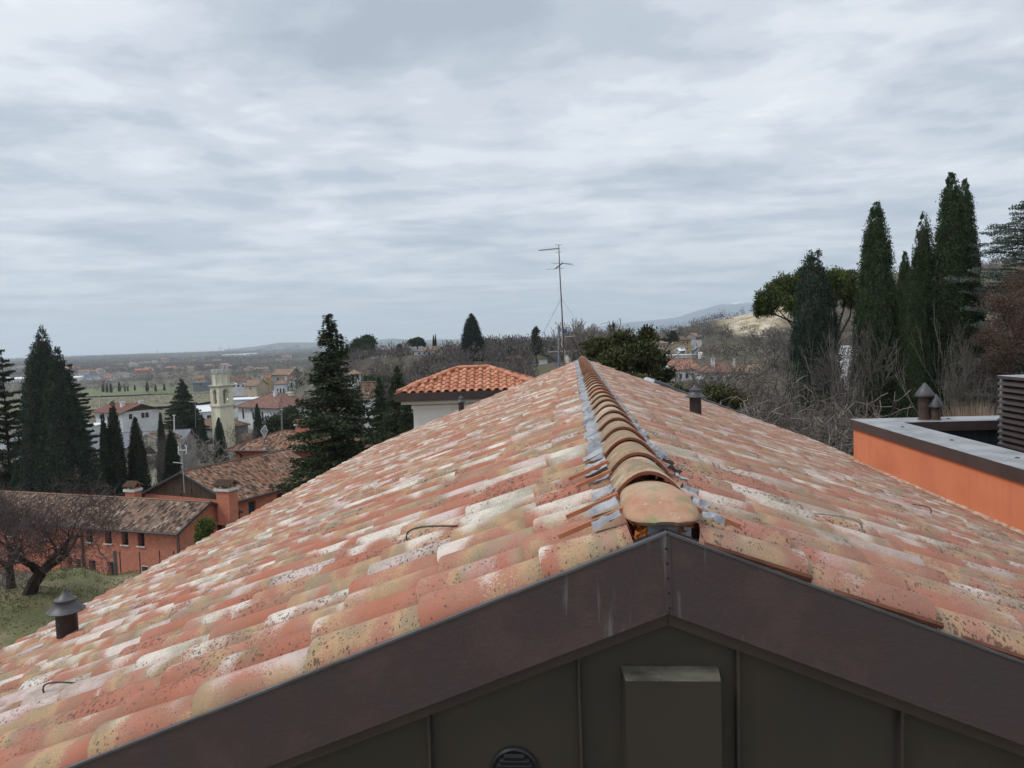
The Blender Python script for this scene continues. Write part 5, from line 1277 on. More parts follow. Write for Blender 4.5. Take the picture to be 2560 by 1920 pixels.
# white tower house with orange barrel tiles
def tower_house():
    D0=27.; Lc=at(994,984,D0); zE=Lc.z
    az=R_(YAW)-.018; ux=Vector((math.cos(az),-math.sin(az),0)); uy=Vector((math.sin(az),math.cos(az),0))
    a_=1.92*1.08*D0/27.; Lx=5.2*1.04; hx=Lx/2; hy=a_
    c=Vector((Lc.x,Lc.y,0))+ux*hx+uy*hy
    e=empty('white_tower_house',(c.x,c.y,40),math.atan2(ux.y,ux.x),'white rendered tower house with bright orange hipped barrel tile roof','house')
    zb=zE-40; rise=.74
    mb=MB(); ix=hx-.50; iy=hy-.40
    mb.box(-ix,ix,-iy,iy,0,zb-.14); mb.build('wall',MT['white_wall'],e)
    mb=MB(); 
    mb.box(-ix-.06,ix+.06,-iy-.06,iy+.06,zb-.62,zb-.50); mb.box(-ix-.40,ix+.40,-iy-.34,iy+.34,zb-.42,zb-.305)
    mb.box(-ix-.05,ix+.05,-iy-.05,iy+.05,zb-1.42,zb-1.38); mb.box(-ix-.03,ix+.03,-iy-.03,iy+.03,zb-1.60,zb-1.55)
    mb.box(-ix-.04,ix+.04,-iy-.04,iy+.04,zb-1.72,zb-1.68)
    mb.build('cornice',MT['white_wall'],e)
    w=MB(); w.box(-ix+.62,-ix+1.10,-iy-.012,-iy+.05,zb-2.25,zb-1.60); w.build('window',MT['grey_stone'],e)
    w=MB(); w.box(-ix+.74,-ix+1.02,-iy-.12,-iy-.02,zb-2.25,zb-1.61); w.build('pilaster',MT['white_wall'],e)
    mb=MB(); 
    mb.box(-hx-.02,hx+.02,-hy-.02,hy+.02,zb-.12,zb+.02)
    mb.box(-hx-.12,hx+.12,-hy-.12,-hy-.025,zb-.30,zb+.0); mb.box(-hx-.12,-hx-.025,-hy,hy,zb-.30,zb+.0); mb.box(-hx-.02,hx+.02,-hy-.02,hy+.02,zb-.30,zb-.125)
    mb.build('gutter',MT['brown_metal'],e)
    zt=zb+rise; rx=hx-hy
    mb=MB(); mb.slab([(-hx,-hy,zb),(hx,-hy,zb),(rx,0,zt),(-rx,0,zt)],.05); mb.slab([(hx,hy,zb),(-hx,hy,zb),(-rx,0,zt),(rx,0,zt)],.05); mb.slab([(hx,-hy,zb),(hx,hy,zb),(rx,0,zt)],.05); mb.slab([(-hx,hy,zb),(-hx,-hy,zb),(-rx,0,zt)],.05)
    mb.build('roof_deck',MT['terracotta_plain'],e)
    M('tile_orange',(.56,.20,.095),(.42,.135,.065),5.,.75,0,.2,.004,60)
    m,t,b=newmat('tile_orange2'); b.inputs['Roughness'].default_value=.7
    g=nd(t,'ShaderNodeNewGeometry'); tc=nd(t,'ShaderNodeTexCoord')
    cc=ramp(t,mathn(t,'MULTIPLY_ADD',g.outputs['Random Per Island'],.5,mathn(t,'MULTIPLY',noise(t,tc.outputs['Object'],6.,4,.6),.5)),[(.25,(.36,.125,.065)),(.5,(.47,.185,.10)),(.75,(.54,.26,.155))])
    L(t,cc,b.inputs['Base Color'])
    mb=MB(); cs=math.hypot(hy,rise); 
    pitch=.305; ex=.36
    def face(P0,A,Sd,N,wtop,wbot,slen):
        nr=int(slen/ex)+1
        for i in range(nr):
            s=slen-i*ex
            hw_=(wtop+(wbot-wtop)*(max(0,s-.12)/slen))/2
            k0=int(hw_/pitch)+1
            for j in range(-k0,k0+1):
                a=j*pitch
                if abs(a)>hw_-.02: continue
                tile_row(mb,P0,A,Sd,N,a,s+.03,ex,0,hw=.095,hh=.085,pitch=pitch,th=.02,ln=ex*1.12 if i<nr-1 else min(ex*1.1,s),lift=.03)
    Sd=Vector((0,-hy,-rise)).normalized(); N=Vector((0,-rise,hy)).normalized(); face(Vector((0,0,zt)),Vector((1,0,0)),Sd,N,2*rx,2*hx,cs)
    Sd=Vector((0,hy,-rise)).normalized(); N=Vector((0,rise,hy)).normalized(); face(Vector((0,0,zt)),Vector((-1,0,0)),Sd,N,2*rx,2*hx,cs)
    Sd=Vector((hy,0,-rise)).normalized(); N=Vector((rise,0,hy)).normalized(); face(Vector((rx,0,zt)),Vector((0,1,0)),Sd,N,0,2*hy,cs)
    Sd=Vector((-hy,0,-rise)).normalized(); N=Vector((-rise,0,hy)).normalized(); face(Vector((-rx,0,zt)),Vector((0,-1,0)),Sd,N,0,2*hy,cs)
    o=mb.build('barrel_tiles',MT['tile_orange2'],e,True); sharp(o,40)
    mb=MB()
    def hipline(p,q,w=.085):
        p=Vector(p);q=Vector(q); d_=(q-p); n_=max(1,int(d_.length/.40)); 
        for k in range(n_):
            a=p+d_*(k/n_); b_=p+d_*((k+1.12)/n_) if k<n_-1 else q
            mb.tube([a,a+(b_-a)*.06,b_],[w*1.12,w*1.08,w*.88],10)
    for q in((-hx,-hy),(hx,-hy),(hx,hy),(-hx,hy)):
        hipline((q[0],q[1],zb+.06),(rx if q[0]>0 else -rx,0,zt+.05))
    hipline((rx,0,zt+.06),(-rx,0,zt+.06))
    mb.build('ridge_tiles',MT['tile_orange2'],e,True)
tower_house()
# bell tower
def bell_tower():
    D=206.; zb=gp(555,D).z; e0=at(555,1000,D); side=4.3; rz=R_(-YAW*0)+math.atan2(CR.y,CR.x)-R_(36.6)
    e=empty('bell_tower',(e0.x,e0.y,zb),rz,'cream church bell tower with arched belfry and scalloped octagonal top','tower')
    def Z(py): return at(555,py,D).z-zb
    h=side/2; mb=MB()
    ztop=Z(1016)
    mb.box(-h,h,-h,h,-2,ztop); mb.build('shaft',MT['cream_dirty'],e)
    mb=MB(); mb.box(-h-.22,h+.22,-h-.22,h+.22,ztop,ztop+.45); mb.build('string_course',MT['white_stone'],e)
    z0=ztop+.45; z1=Z(966); mb=MB(); hb=h-.05; wo=.86; zs=z1-1.62
    # four faces with real arched openings
    def face(rot):
        def T(x,y,z): a=rot2((x,y),rot); return (a[0],a[1],z)
        zo=z0+.35
        mb.poly([T(-hb,-hb,z0),T(hb,-hb,z0),T(hb,-hb,zo),T(-hb,-hb,zo)])
        mb.poly([T(-hb,-hb,zo),T(-wo,-hb,zo),T(-wo,-hb,z1),T(-hb,-hb,z1)])
        mb.poly([T(wo,-hb,zo),T(hb,-hb,zo),T(hb,-hb,z1),T(wo,-hb,z1)])
        N_=10; arc=[(-wo*math.cos(math.pi*i/N_),zs+wo*math.sin(math.pi*i/N_)) for i in range(N_+1)]
        for i in range(N_):
            (x0,a0_),(x1,a1_)=arc[i],arc[i+1]; mb.poly([T(x0,-hb,a0_),T(x1,-hb,a1_),T(x1,-hb,z1),T(x0,-hb,z1)])
            mb.poly([T(x0,-hb,a0_),T(x0,-hb+.55,a0_),T(x1,-hb+.55,a1_),T(x1,-hb,a1_)])
        for s in(-1,1): mb.poly([T(s*wo,-hb,zo),T(s*wo,-hb,zs),T(s*wo,-hb+.55,zs),T(s*wo,-hb+.55,zo)])
        mb.poly([T(-wo,-hb,zo),T(wo,-hb,zo),T(wo,-hb+.55,zo),T(-wo,-hb+.55,zo)])
        # pilasters and imposts
        for s in(-1,1):
            q=[T(s*(hb-.42),-hb-.07,z0),T(s*(hb+.05),-hb-.07,z0),T(s*(hb+.05),-hb-.07,z1),T(s*(hb-.42),-hb-.07,z1)]; mb.poly(q)
            mb.poly([q[0],q[3],T(s*(hb-.42),-hb,z1),T(s*(hb-.42),-hb,z0)])
    for k in range(4): face(k*math.pi/2)
    mb.build('belfry',MT['cream_wall'],e)
    mb=MB()
    for k in range(4):
        for s in(-1,1):
            def T(x,y,z): a=rot2((x,y),k*math.pi/2); return Vector((a[0],a[1],z))
            x0=s*(wo+.30); mb.obox(T(x0,-hb-.05,zs),T(.38,0,0),T(0,.05,0),(0,0,.10))
        N_=12
        for i in range(N_):
            a=math.pi*(i+.5)/N_; mb.obox(T(-(wo+.14)*math.cos(a),-hb-.04,zs+(wo+.14)*math.sin(a)),T(.14*math.cos(a+math.pi/2)*1.2,0,0)+Vector((0,0,.14*math.sin(a+math.pi/2)*1.2)),T(0,.03,0),T(.10*math.cos(a),0,0)+Vector((0,0,-.10*math.sin(a))))
    mb.build('arch_moulding',MT['white_stone'],e)
    mb=MB(); mb.box(-.14,.14,-.14,.14,z0,z1); mb.box(-h+.6,h-.6,-.1,.1,zs+.2,zs+.4); mb.build('bell_frame',MT['wood_brown'],e)
    mb=MB(); mb.lathe([(.62,0),(.58,.12),(.42,.35),(.34,.75),(.24,.92),(.05,.98)],(0,0,zs-.85),16); mb.build('bell',MT['mast_dark'],e,True)
    mb=MB(); mb.box(-h-.30,h+.30,-h-.30,h+.30,z1,z1+.22); mb.box(-h-.42,h+.42,-h-.42,h+.42,z1+.22,z1+.40); mb.build('cornice',MT['white_stone'],e)
    z2=z1+.40; z3=Z(934); z4=Z(922); mb=MB(); ro=2.22
    oc=lambda r,z,o=math.pi/8:[(r*math.cos(o+math.pi*k/4),r*math.sin(o+math.pi*k/4),z) for k in range(8)]
    mb.grid([oc(ro,z2),oc(ro,z3)],close=True); mb.build('octagonal_drum',MT['cream_dirty'],e)
    mb=MB()
    for k in range(8):
        a=math.pi/8+math.pi*k/4; mb.tube([(ro*math.cos(a),ro*math.sin(a),z2),(ro*math.cos(a),ro*math.sin(a),z3)],.13,5)
    mb.grid([oc(ro+.02,z3-.1),oc(ro+.16,z3-.04),oc(ro+.16,z3+.1),oc(ro+.05,z3+.12)],close=True)
    mb.build('drum_ribs',MT['white_stone'],e)
    mb=MB(); P=40
    rows=[]
    for zz,amp,rr_ in((z3+.1,0.,ro+.02),(z3+.25,.07,ro+.10),(z4-.15,.12,ro+.16),(z4,.06,ro+.10)):
        rows.append([((rr_+amp*math.cos(k*math.pi))*math.cos(2*math.pi*k/P),(rr_+amp*math.cos(k*math.pi))*math.sin(2*math.pi*k/P),zz-(0.12 if (k%4==1 and zz==z4) else 0)) for k in range(P)])
    mb.grid(rows,close=True); mb.poly(oc(ro,z4-.5)); mb.build('scalloped_crown',MT['white_stone'],e)
    mb=MB(); mb.tube([(0,0,z4-.5),(0,0,z4+1.1)],.05,6); mb.tube([(-.3,0,z4+.8),(.3,0,z4+.8)],.04,6); mb.build('finial_cross',MT['mast_dark'],e)
bell_tower()
# white villa behind the tower
def by_eave(p0,D0,p1,D1,W_):
    a=at(*p0,D0);b=at(*p1,D1); d=Vector((b.x-a.x,b.y-a.y)); Ln=d.length; d.normalize(); n=Vector((-d.y,d.x)); c=Vector((a.x,a.y))+d*Ln/2+n*W_/2
    return Ln,math.atan2(d.y,d.x),c,(a.z+b.z)/2
Ln,rz,c,z=by_eave((594,1016),236,(697,1016),225,15.)
vw=[('S',u,2.9,1.0,2.0) for u in(2.6,7.5,12.0)]+[('S',u,5.4,.8,.7,'glass_dark',True) for u in(2.4,6.9)]
bld=building('white_villa','white two storey villa with hipped reddish tile roof right of the bell tower','house',(c.x,c.y,z-7.),rz,Ln,15.,7.,3.5,'hip','white_far','tiles_villa',.9,vw,[(1.2,-1.5,1.3,1.0,'white_trim'),(4.,2.,1.,1.6,'cream_wall')],gutter='wood_brown',depth=.3,found=3,frame='window_brown')
mb=MB()
for k in range(1): mb.box(-Ln/2-.03,Ln/2+.03,-7.56,-7.50,5.15,5.25)
mb.build('string_course',MT['grey_stone'],bld)
for k,u in enumerate((2.6,7.5,12.0)):
    mb=MB(); x=u-Ln/2; mb.poly([(x+.5*math.cos(math.pi*i/8),-7.52,4.9+.5*math.sin(math.pi*i/8)) for i in range(9)]); mb.build('arched_window_head',MT['glass_dark'],bld)
building('white_low_building','low white flat roofed building between the bell tower and the villa','building',tuple(gp(612,262))[:2]+(50-17.9-4,),.1,17,10,4.,.3,'flat','white_far','white_roof',.4,[('S',5,1.,1.4,1.2)])
building('white_shed','white roofed shed left of the bell tower','shed',tuple(gp(519,262))[:2]+(50-21.5-4,),.5,10,9,4.,1.8,'gable','white_far','white_roof',.4,[('S',4,1.,1.4,1.6,'window_brown',True)])
# stone church body left of the tower
Ln,rz,c,z=by_eave((462,1065),226,(528,1074),219,14.)
building('stone_church','old grey stone building with mossy tile roof at the foot of the bell tower','church',(c.x,c.y,z-8),rz,Ln+1,11,8.,2.6,'hip','grey_stone','tiles_brown',.6,[('S',4.5,2.6,1.3,2.2),('S',8.3,2.6,1.3,2.2)],[],depth=.4,found=3)
Ln,rz,c,z=by_eave((583,1100),214,(640,1110),206,8.)
building('stone_annexe','grey rendered low wing right of the bell tower with brown tile roof','building',(c.x,c.y,z-5),rz,Ln,9,5.,1.6,'gable','grey_stone','tiles_brown',.5,[('S',3.,1.6,1.,1.5)],[],found=3)
# chalet-like white house, grey roofed building, chapel, all on the left
Ln,rz,c,z=by_eave((300,1046),262,(398,1022),276,14.)
building('white_brown_house','white house with flat pitched red roof and dark wood gable at left','house',tuple(at(318,1040,262)[:2])+(50-20.3-5.2,),-.50,17,13,5.2,2.2,'gable','white_far','tiles_flat_red',1.2,[('E',u,2.5,1.3,1.8,'window_brown',True) for u in(3.,7.4,8.9)]+[('S',u,2.5,1.4,1.4) for u in(3,9,14)],[(2.0,-2.5,1.5,1.2,'white_trim'),(6.5,1.5,1.3,1.1,'white_trim')],gable='wood_brown',gutter='window_brown',found=4)
building('grey_roofed_house','large grey roofed building with two brick chimneys below the white and brown house','house',tuple(at(345,1075,170)[:2])+(50-21.-5,),.25,22,12,5.,2.6,'gable','grey_stone','grey_roof',.5,[('S',4,1.5,1.1,1.5),('S',9,1.5,1.1,1.5),('S',15,1.5,1.1,1.5)],[(1.,-3.6,1.0,1.5,'terracotta_plain'),(5.6,-3.9,1.1,1.5,'terracotta_plain')],found=5)
def chapel():
    p=at(371,1125,138); zb=p.z-6; e=empty('cream_chapel',(p.x,p.y,zb),math.atan2(CR.y,CR.x)+.12,'small cream chapel front with pediment and arched doorway behind bare branches','chapel')
    def Z(py): return at(371,py,138).z-zb
    w=3.3; ze=Z(1104); zr=Z(1085); mb=MB(); 
    mb.box(-w,w,0,8,-4,ze); mb.poly([(-w,0,ze),(w,0,ze),(0,0,zr)]); mb.poly([(-w,8,ze),(w,8,ze),(0,8,zr)]); mb.build('wall',MT['cream_wall'],e)
    mb=MB()
    for s in(-1,1): mb.slab([(s*(w+.4),-.4,ze-.1),(s*(w+.4),8.2,ze-.1),(0,8.2,zr+.15),(0,-.4,zr+.15)],.18,(0,1,0))
    mb.build('roof',MT['tiles_brown'],e)
    mb=MB()
    for s in(-1,1): mb.obox((s*(w+.3)/2,-.45,(ze+zr)/2-.05),((w+.4)/2,0,-s*(zr-ze+.25)/2),(0,.06,0),(0,0,.13))
    mb.box(-w-.2,w+.2,-.2,-.01,ze-.25,ze); mb.box(-w-.05,w+.05,-.12,-.01,Z(1143),Z(1143)+.25)
    for s in (-1,1): mb.box(s*2.9-.3,s*2.9+.3,-.14,-.01,-4,ze-.26)
    mb.build('cornice',MT['white_stone'],e)
    mb=MB(); zc=Z(1135); mb.poly([(1.25*math.cos(math.pi*i/12),-.02,zc+1.25*math.sin(math.pi*i/12)) for i in range(13)]); mb.build('fanlight',MT['window_brown'],e)
chapel()
building('pale_village_house','pale house wall with shuttered windows showing between dark trees at left','house',tuple(at(228,1120,140)[:2])+(50-24-5,),.1,12,9,6.5,1.8,'gable','cream_wall','tiles_brown',.5,[('S',6+2*k,3.6,1,1.5,'shutter_blue',True) for k in(-2,0,2)])
building('white_shed','white flat shed left of the white and brown house','shed',tuple(at(185,1055,240)[:2])+(50-23.2-4,),.2,16,9,4.,.3,'flat','white_far','white_roof',.5,[('S',4,1,1.6,1.6)])
building('white_shed','long white shed behind the left picture edge cedar','shed',tuple(at(30,1065,210)[:2])+(50-23.-4,),.1,18,9,4.,.3,'flat','white_far','white_roof',.5,[('S',4,1,1.6,1.6)])
# houses between the tower and the big spruce
def hs(name,label,px,py_eave,D,wpx,Hw,rise,kind,wall,roof,rz=0.,win=2,chim=(),W_=9.,over=.5,group=None,cat='house',found=3.):
    p=at(px,py_eave,D); Ln=wpx/FPX*D
    ws=[('S',Ln*(i+1)/(win+1),Hw*.45,min(1.1,Ln*.12),Hw*.28) for i in range(win)]
    return building(name,label,cat,(p.x,p.y,p.z-Hw),rz+math.atan2(CR.y,CR.x),Ln,W_,Hw,rise,kind,wall,roof,over,ws,chim,group,found=found)
hs('farm_shed','long brown roofed open farm shed right of the tower crown',600,954,420,44,5,2.6,'gable','white_far','tiles_brown',.15,3,W_=10)
hs('farm_house','beige roofed low farm building below the open shed',640,962,400,36,4,2.8,'gable','beige_wall','tiles_beige',-.3,1,W_=10)
hs('village_house','white house with two rows of small windows left of the big spruce',703,958,330,30,8,1.8,'hip','white_far','tiles_beige',.2,3,[(2,1,1.2,.8,'white_trim')],W_=8)
hs('village_house','white two storey house with brown roof, behind the one with small windows',722,949,360,32,6,1.9,'gable','white_far','tiles_brown',.3,2,[(0,1,1.2,.8,'white_trim')],W_=8)
hs('village_house','big grey walled house with dark roof left of the spruce top half',716,935,430,50,7,3.,'gable','grey_stone','tiles_beige',-.3,2,[(5,1,1.3,1.,'white_trim')],W_=11)
hs('garden_house','tiny yellow house with bright orange roof',671,943,410,12,3.5,1.5,'gable','yellow_wall','tiles_red',.2,1,W_=4,over=.4)
hs('village_house','low beige house behind bare trees left of the tower crown',500,945,520,20,3,2,'gable','beige_wall','tiles_beige',.3,1,W_=8)
hs('farm_shed','low pale blue grey shed left of the tower crown',505,956,500,34,3,.3,'flat','grey_roof','grey_roof',.1,1,W_=8,over=.2)
# houses on and behind the wooded ridge
hs('ridge_house','low white house with flat tiled roof among pines on the ridge crest',1065,876,352,50,3.,1.4,'hip','white_far','tiles_beige',-.05,3,[(2,1,.8,.8,'white_trim')],W_=10)
hs('ridge_house','small house wing with brown roof, right part of the crest house',1088,872,362,26,2.6,1.2,'gable','beige_wall','tiles_brown',-.05,2,W_=8)
hs('village_house','white house with beige hipped roof half hidden left of the spruce pair',885,934,262,28,6,1.4,'hip','white_far','tiles_beige',.1,3,W_=7)
hs('village_house','white gable wall showing just left of the dark spruce pair',922,985,140,26,6,2.2,'gable','white_far','tiles_brown',.1,0,W_=3)
hs('village_house','pinkish house with reddish roof below the wooded ridge, left of the aerial mast',1286,898,345,26,4.5,1.6,'gable','beige_wall','tiles_villa',.2,2,W_=8)
hs('ivy_house','small house with moss covered roof left of the aerial mast',1345,896,340,44,3.6,1.5,'hip','white_far','mossy',-.1,1,W_=8)
hs('hillside_house','grey two storey house with brown hip roof right of the aerial mast',1447,880,252,66,5.2,1.5,'hip','white_stone','tiles_brown',.12,3,[(-1.5,0,.8,.6,'terracotta_plain')],W_=8,over=.6)
mbx=at(1457,872,247)
e=empty('glass_canopy',(mbx.x,mbx.y,mbx.z-1.2),math.atan2(CR.y,CR.x)+.1,'white pitched glazed canopy on the hillside house roof','canopy')
mb=MB(); mb.slab([(-3.6,-1,-.0),(2.2,-1,2.3),(2.2,2,2.3),(-3.6,2,0)],.07); mb.slab([(2.2,-1,2.3),(4.6,-1,1.3),(4.6,2,1.3),(2.2,2,2.3)],.07); mb.build('glazing',MT['grey_roof'],e)
mb=MB()
for k in range(6):
    y=-1+.6*k; mb.tube([(-3.6,y,.05),(2.2,y,2.35)],.07,4)
mb.build('glazing_bars',MT['white_trim'],e)
# right valley
hs('valley_house','white house with pinkish tile roof seen through branches right of the glossy tree',1693,921,195,70,4.5,2.4,'gable','white_far','tiles_red',.35,3,W_=9)
hs('valley_house','white house with dark brown roof and pale chimney behind the thicket',1790,927,170,80,4.5,2.2,'hip','white_far','tiles_villa',-.1,3,[(-1,-2,1.6,.8,'white_trim')],W_=9)
hs('valley_house','pale house with pink roof at the right end behind the thicket',1865,930,190,60,4,2,'gable','white_far','tiles_beige',-.25,2,[(-3,0,1.2,.7,'white_trim')],W_=8)
hs('valley_house','yellow house with brown roof in the valley beside the road',1702,849,345,38,3.6,1.6,'hip','yellow_wall','tiles_brown',.1,3,W_=8)
hs('valley_house','cream gabled cottage in the valley in front of the yellow house',1697,863,320,22,4,1.8,'gable','beige_wall','tiles_beige',1.3,1,W_=7)
hs('valley_house','long cream house with flat roof left of the yellow house',1646,858,315,34,3.4,1.3,'hip','beige_wall','tiles_beige',.05,3,W_=8)
hs('valley_house','cream house wing at left of the valley, beside the glossy tree top',1634,846,360,24,5.5,.3,'flat','beige_wall','beige_wall',.2,2,W_=8)
hs('valley_house','grey stone cottage beside the valley road',1731,842,380,18,4,2,'gable','grey_stone','tiles_beige',.6,1,W_=8)
hs('valley_house','red walled house among the far village roofs',1646,834,640,20,5,1.2,'flat','pink_wall','tiles_red',.1,3,W_=10)
hs('valley_house','white house with red roof in the far village',1675,835,620,28,5,2,'gable','white_far','tiles_red',.1,3,W_=10)
hs('valley_house','pale house with long pink roof in the far village',1704,834,620,24,5,1.8,'gable','beige_wall','tiles_red',-.1,3,W_=10)
hs('valley_shed','long low white roofed shed in the far village',1640,841,500,50,2.5,.3,'flat','white_far','white_roof',.05,0,W_=10)
hs('far_church','tiny distant white church tower on the skyline right of the village',1739,818,900,6,9,2,'hip','white_far','tiles_villa',.1,1,W_=3,cat='church')
hs('far_house','small white house on the slope below the sandy cliff',1806,822,600,8,3.5,1,'gable','white_far','tiles_beige',.2,1,W_=4)
hs('greenhouse','low white greenhouse strip across the valley field',1670,889,270,110,1.2,.3,'flat','white_stone','white_roof',-.03,0,W_=5,over=.1,cat='greenhouse',found=1)
hs('garden_shed','small white shed below the cream cottage',1702,876,300,12,2.,.8,'gable','white_far','white_roof',.1,0,W_=3,cat='shed')
p=gp(1751,270); e=empty('water_tank',tuple(p),0,'small white cylindrical tank in the valley field','tank')
mb=MB(); mb.lathe([(.9,0),(.9,2.2),(.8,2.5),(.001,2.6)],(0,0,0),14); mb.build('tank_body',MT['white_trim'],e,True)
hs('terrace_house','white building glimpsed between umbrella pine and tall cypress',2132,870,90,30,4,.3,'flat','white_far','white_roof',.1,1,W_=6,over=.1)
# valley road
def road(pts,w,name='road'):
    mb=MB(); P=[]
    for px,py,D in pts:
        p=at(px,py,D); P.append(Vector((p.x,p.y,0)))
    Q=[]
    for i in range(len(P)-1):
        for k in range(12): Q.append(P[i].lerp(P[i+1],k/12))
    rows=[]
    for i in range(len(Q)-1):
        d_=(Q[i+1]-Q[i]).normalized(); n_=Vector((-d_.y,d_.x,0))*w/2; z_=max(gz(Q[i].x,Q[i].y),gz((Q[i]+n_).x,(Q[i]+n_).y),gz((Q[i]-n_).x,(Q[i]-n_).y))+.35
        rows.append([(*(Q[i]-n_)[:2],z_),(*(Q[i]+n_)[:2],z_)])
    mb.grid(rows); o=mb.build(name,MT['road'],None,True); tag(o,kind='structure')
road([(1728,872,300),(1742,864,330),(1738,850,380),(1750,840,450)],6)
# van and cars below the ridge
def van(px,py,D,label,L_=4.8,Hh=1.9,rz=0.,name='white_van',mat='car_white'):
    p=at(px,py,D); z=gz(p.x,p.y); z=max(z,p.z-Hh)
    e=empty(name,(p.x,p.y,z),math.atan2(CR.y,CR.x)+rz,label,'van')
    w=.9; pr=[(-L_/2,.35),(-L_/2,1.0),(-L_/2+.25,Hh-.15),(-L_/2+.5,Hh),(L_/2-1.5,Hh),(L_/2-.8,1.15),(L_/2-.05,.95),(L_/2,.35)]
    mb=MB()
    for s in(-1,1): mb.poly([(x,s*w,zz) for x,zz in pr])
    for i in range(len(pr)):
        a,b=pr[i],pr[(i+1)%len(pr)]; mb.poly([(a[0],-w,a[1]),(b[0],-w,b[1]),(b[0],w,b[1]),(a[0],w,a[1])])
    mb.build('body',MT[mat],e)
    for s in(-1,1):
        mb=MB(); y=s*(w+.01); mb.poly([(-L_/2+.4,y,1.15),(L_/2-1.15,y,1.15),(L_/2-1.65,y,Hh-.15),(-L_/2+.55,y,Hh-.15)]); mb.build('window',MT['glass_dark'],e)
        for x in(-L_/2+.85,L_/2-.85):
            mb=MB(); mb.tube([(x,s*(w-.2),.33),(x,s*(w+.02),.33)],.33,14); mb.build('wheel',MT['black_plastic'],e)
van(1346,921,332,'white van parked on the slope left of the aerial mast')
van(583,957,405,'white car parked under the open farm shed',4.6,1.6,name='white_car')
van(604,957,404,'pale car parked right of the white car at the farm shed',4.4,1.5,name='pale_car',mat='steel_light')
# ------------------------------------------------------------------ aerials, poles, fence
def aerial():
    D=21.5; b=at(1412,935,D); t=at(1397,612,D); e=empty('television_aerial',tuple(b),0,'tall thin television aerial mast with guy wires beyond the roof ridge','aerial')
    q=lambda px,py,dd=0: at(px,py,D+dd)-b
    mb=MB(); mb.tube([q(1412,935),q(1410,905),q(1405,780),q(1400,690),q(1398,640),q(1397,612)],[.022,.022,.019,.016,.014,.010],8); mb.build('mast',MT['mast_dark'],e,True)
    mb=MB(); mb.tube([q(1348,626),q(1398,621)],.012,5); mb.build('boom',MT['mast_dark'],e)
    for i in range(7):
        f=i/6; p=q(1348,626).lerp(q(1392,622),f); h=.05+.06*f; mb=MB(); mb.tube([p+Vector((-.02,-h*3,0)),p+Vector((.02,h*3,0))],.005,4); mb.build('element',MT['mast_dark'],e)
    mb=MB(); mb.tube([q(1387,612),q(1404,612)],.005,4); mb.tube([q(1389,631),q(1404,631)],.004,4); mb.build('dipole',MT['mast_dark'],e)
    mb=MB(); mb.tube([q(1388,672,.4),q(1407,657,-.4)],.016,6); mb.build('boom',MT['mast_dark'],e)
    for a_,b_ in(((1378,658),(1398,659)),((1405,658),(1435,663)),((1407,658),(1431,660)),((1367,673),(1393,672)),((1393,670),(1410,671))):
        mb=MB(); mb.tube([q(*a_),q(*b_)],.006,4); mb.build('element',MT['steel'],e)
    mb=MB(); mb.box(-.05,.05,-.06,.06,0,.12); o=mb.build('amplifier_box',MT['blue_roof'],e); o.location=q(1412,833)-Vector((0,.03,0))
    mb=MB(); mb.tube([q(1403,800),q(1406,845),q(1404,862),q(1412,878),q(1411,930)],.010,5); mb.build('cable',MT['white_trim'],e,True)
    for a_,b_,d1 in(((1402,745),(1325,905),6),((1402,752),(1300,935),9),((1404,746),(1440,800),9)):
        mb=MB(); mb.tube([q(*a_),q(*b_,d1)],.0035,3); mb.build('guy_wire',MT['steel'],e)
aerial()
def pole():
    D=30.; b=at(1397,930,D); e=empty('pole_aerial',tuple(b),0,'short grey pole with white yagi aerials behind the tall aerial mast','aerial'); q=lambda px,py: at(px,py,D)-b
    mb=MB(); mb.tube([q(1397,930),q(1397,815)],[.055,.05],10); mb.build('pole',MT['steel'],e,True)
    for a_,b_ in(((1369,880),(1412,878)),((1412,842),(1438,840)),((1400,820),(1420,818)),((1389,804),(1398,822))):
        mb=MB(); mb.tube([q(*a_),q(*b_)],.013,5); mb.build('boom',MT['steel_light'],e)
    mb=MB(); mb.tube([q(1410,818),q(1423,816)],.03,6); mb.build('receiver',MT['white_trim'],e)
    for x in(1392,1388): 
        mb=MB(); mb.tube([q(1396,860),q(x,915)],.008,4); mb.build('stay',MT['blue_roof'],e)
pole()
p=at(1525,805,70); e=empty('distant_aerial',tuple(p-Vector((0,0,0))),0,'small thin yagi aerial against the sky above the glossy tree','aerial'); mb=MB(); mb.tube([(-.1,0,0),at(1500,811,70)-p],.02,4); mb.tube([(0,0,0),at(1510,870,70)-p],.02,4)
for i in range(5): mb.tube([(-.2-.17*i,-.25,-.04*i),(-.2-.17*i,.25,-.04*i)],.012,3)
mb.build('yagi',MT['steel'],e)
def loop_aerial():
    D=72; b=at(461,1232,D); e=empty('loop_aerial',tuple(b),0,'aerial with white double loop reflector on a thin mast before the brown gable','aerial'); q=lambda px,py,dd=0: at(px,py,D+dd)-b
    mb=MB(); mb.tube([q(461,1232),q(454,1118)],.035,6); mb.build('mast',MT['steel_light'],e)
    for x0 in(446,466):
        s=1 if x0<456 else -1
        mb=MB(); mb.tube([q(x0+s*4,1137),q(x0,1134),q(x0-s*0,1124),q(x0,1116),q(x0+s*4,1113)],.055,5); mb.tube([q(x0,1125),q(456,1126)],.05,5); mb.build('loop_frame',MT['white_trim'],e,True)
    mb=MB(); mb.tube([q(433,1156),q(456,1158)],.03,4); mb.build('boom',MT['steel_light'],e)
loop_aerial()
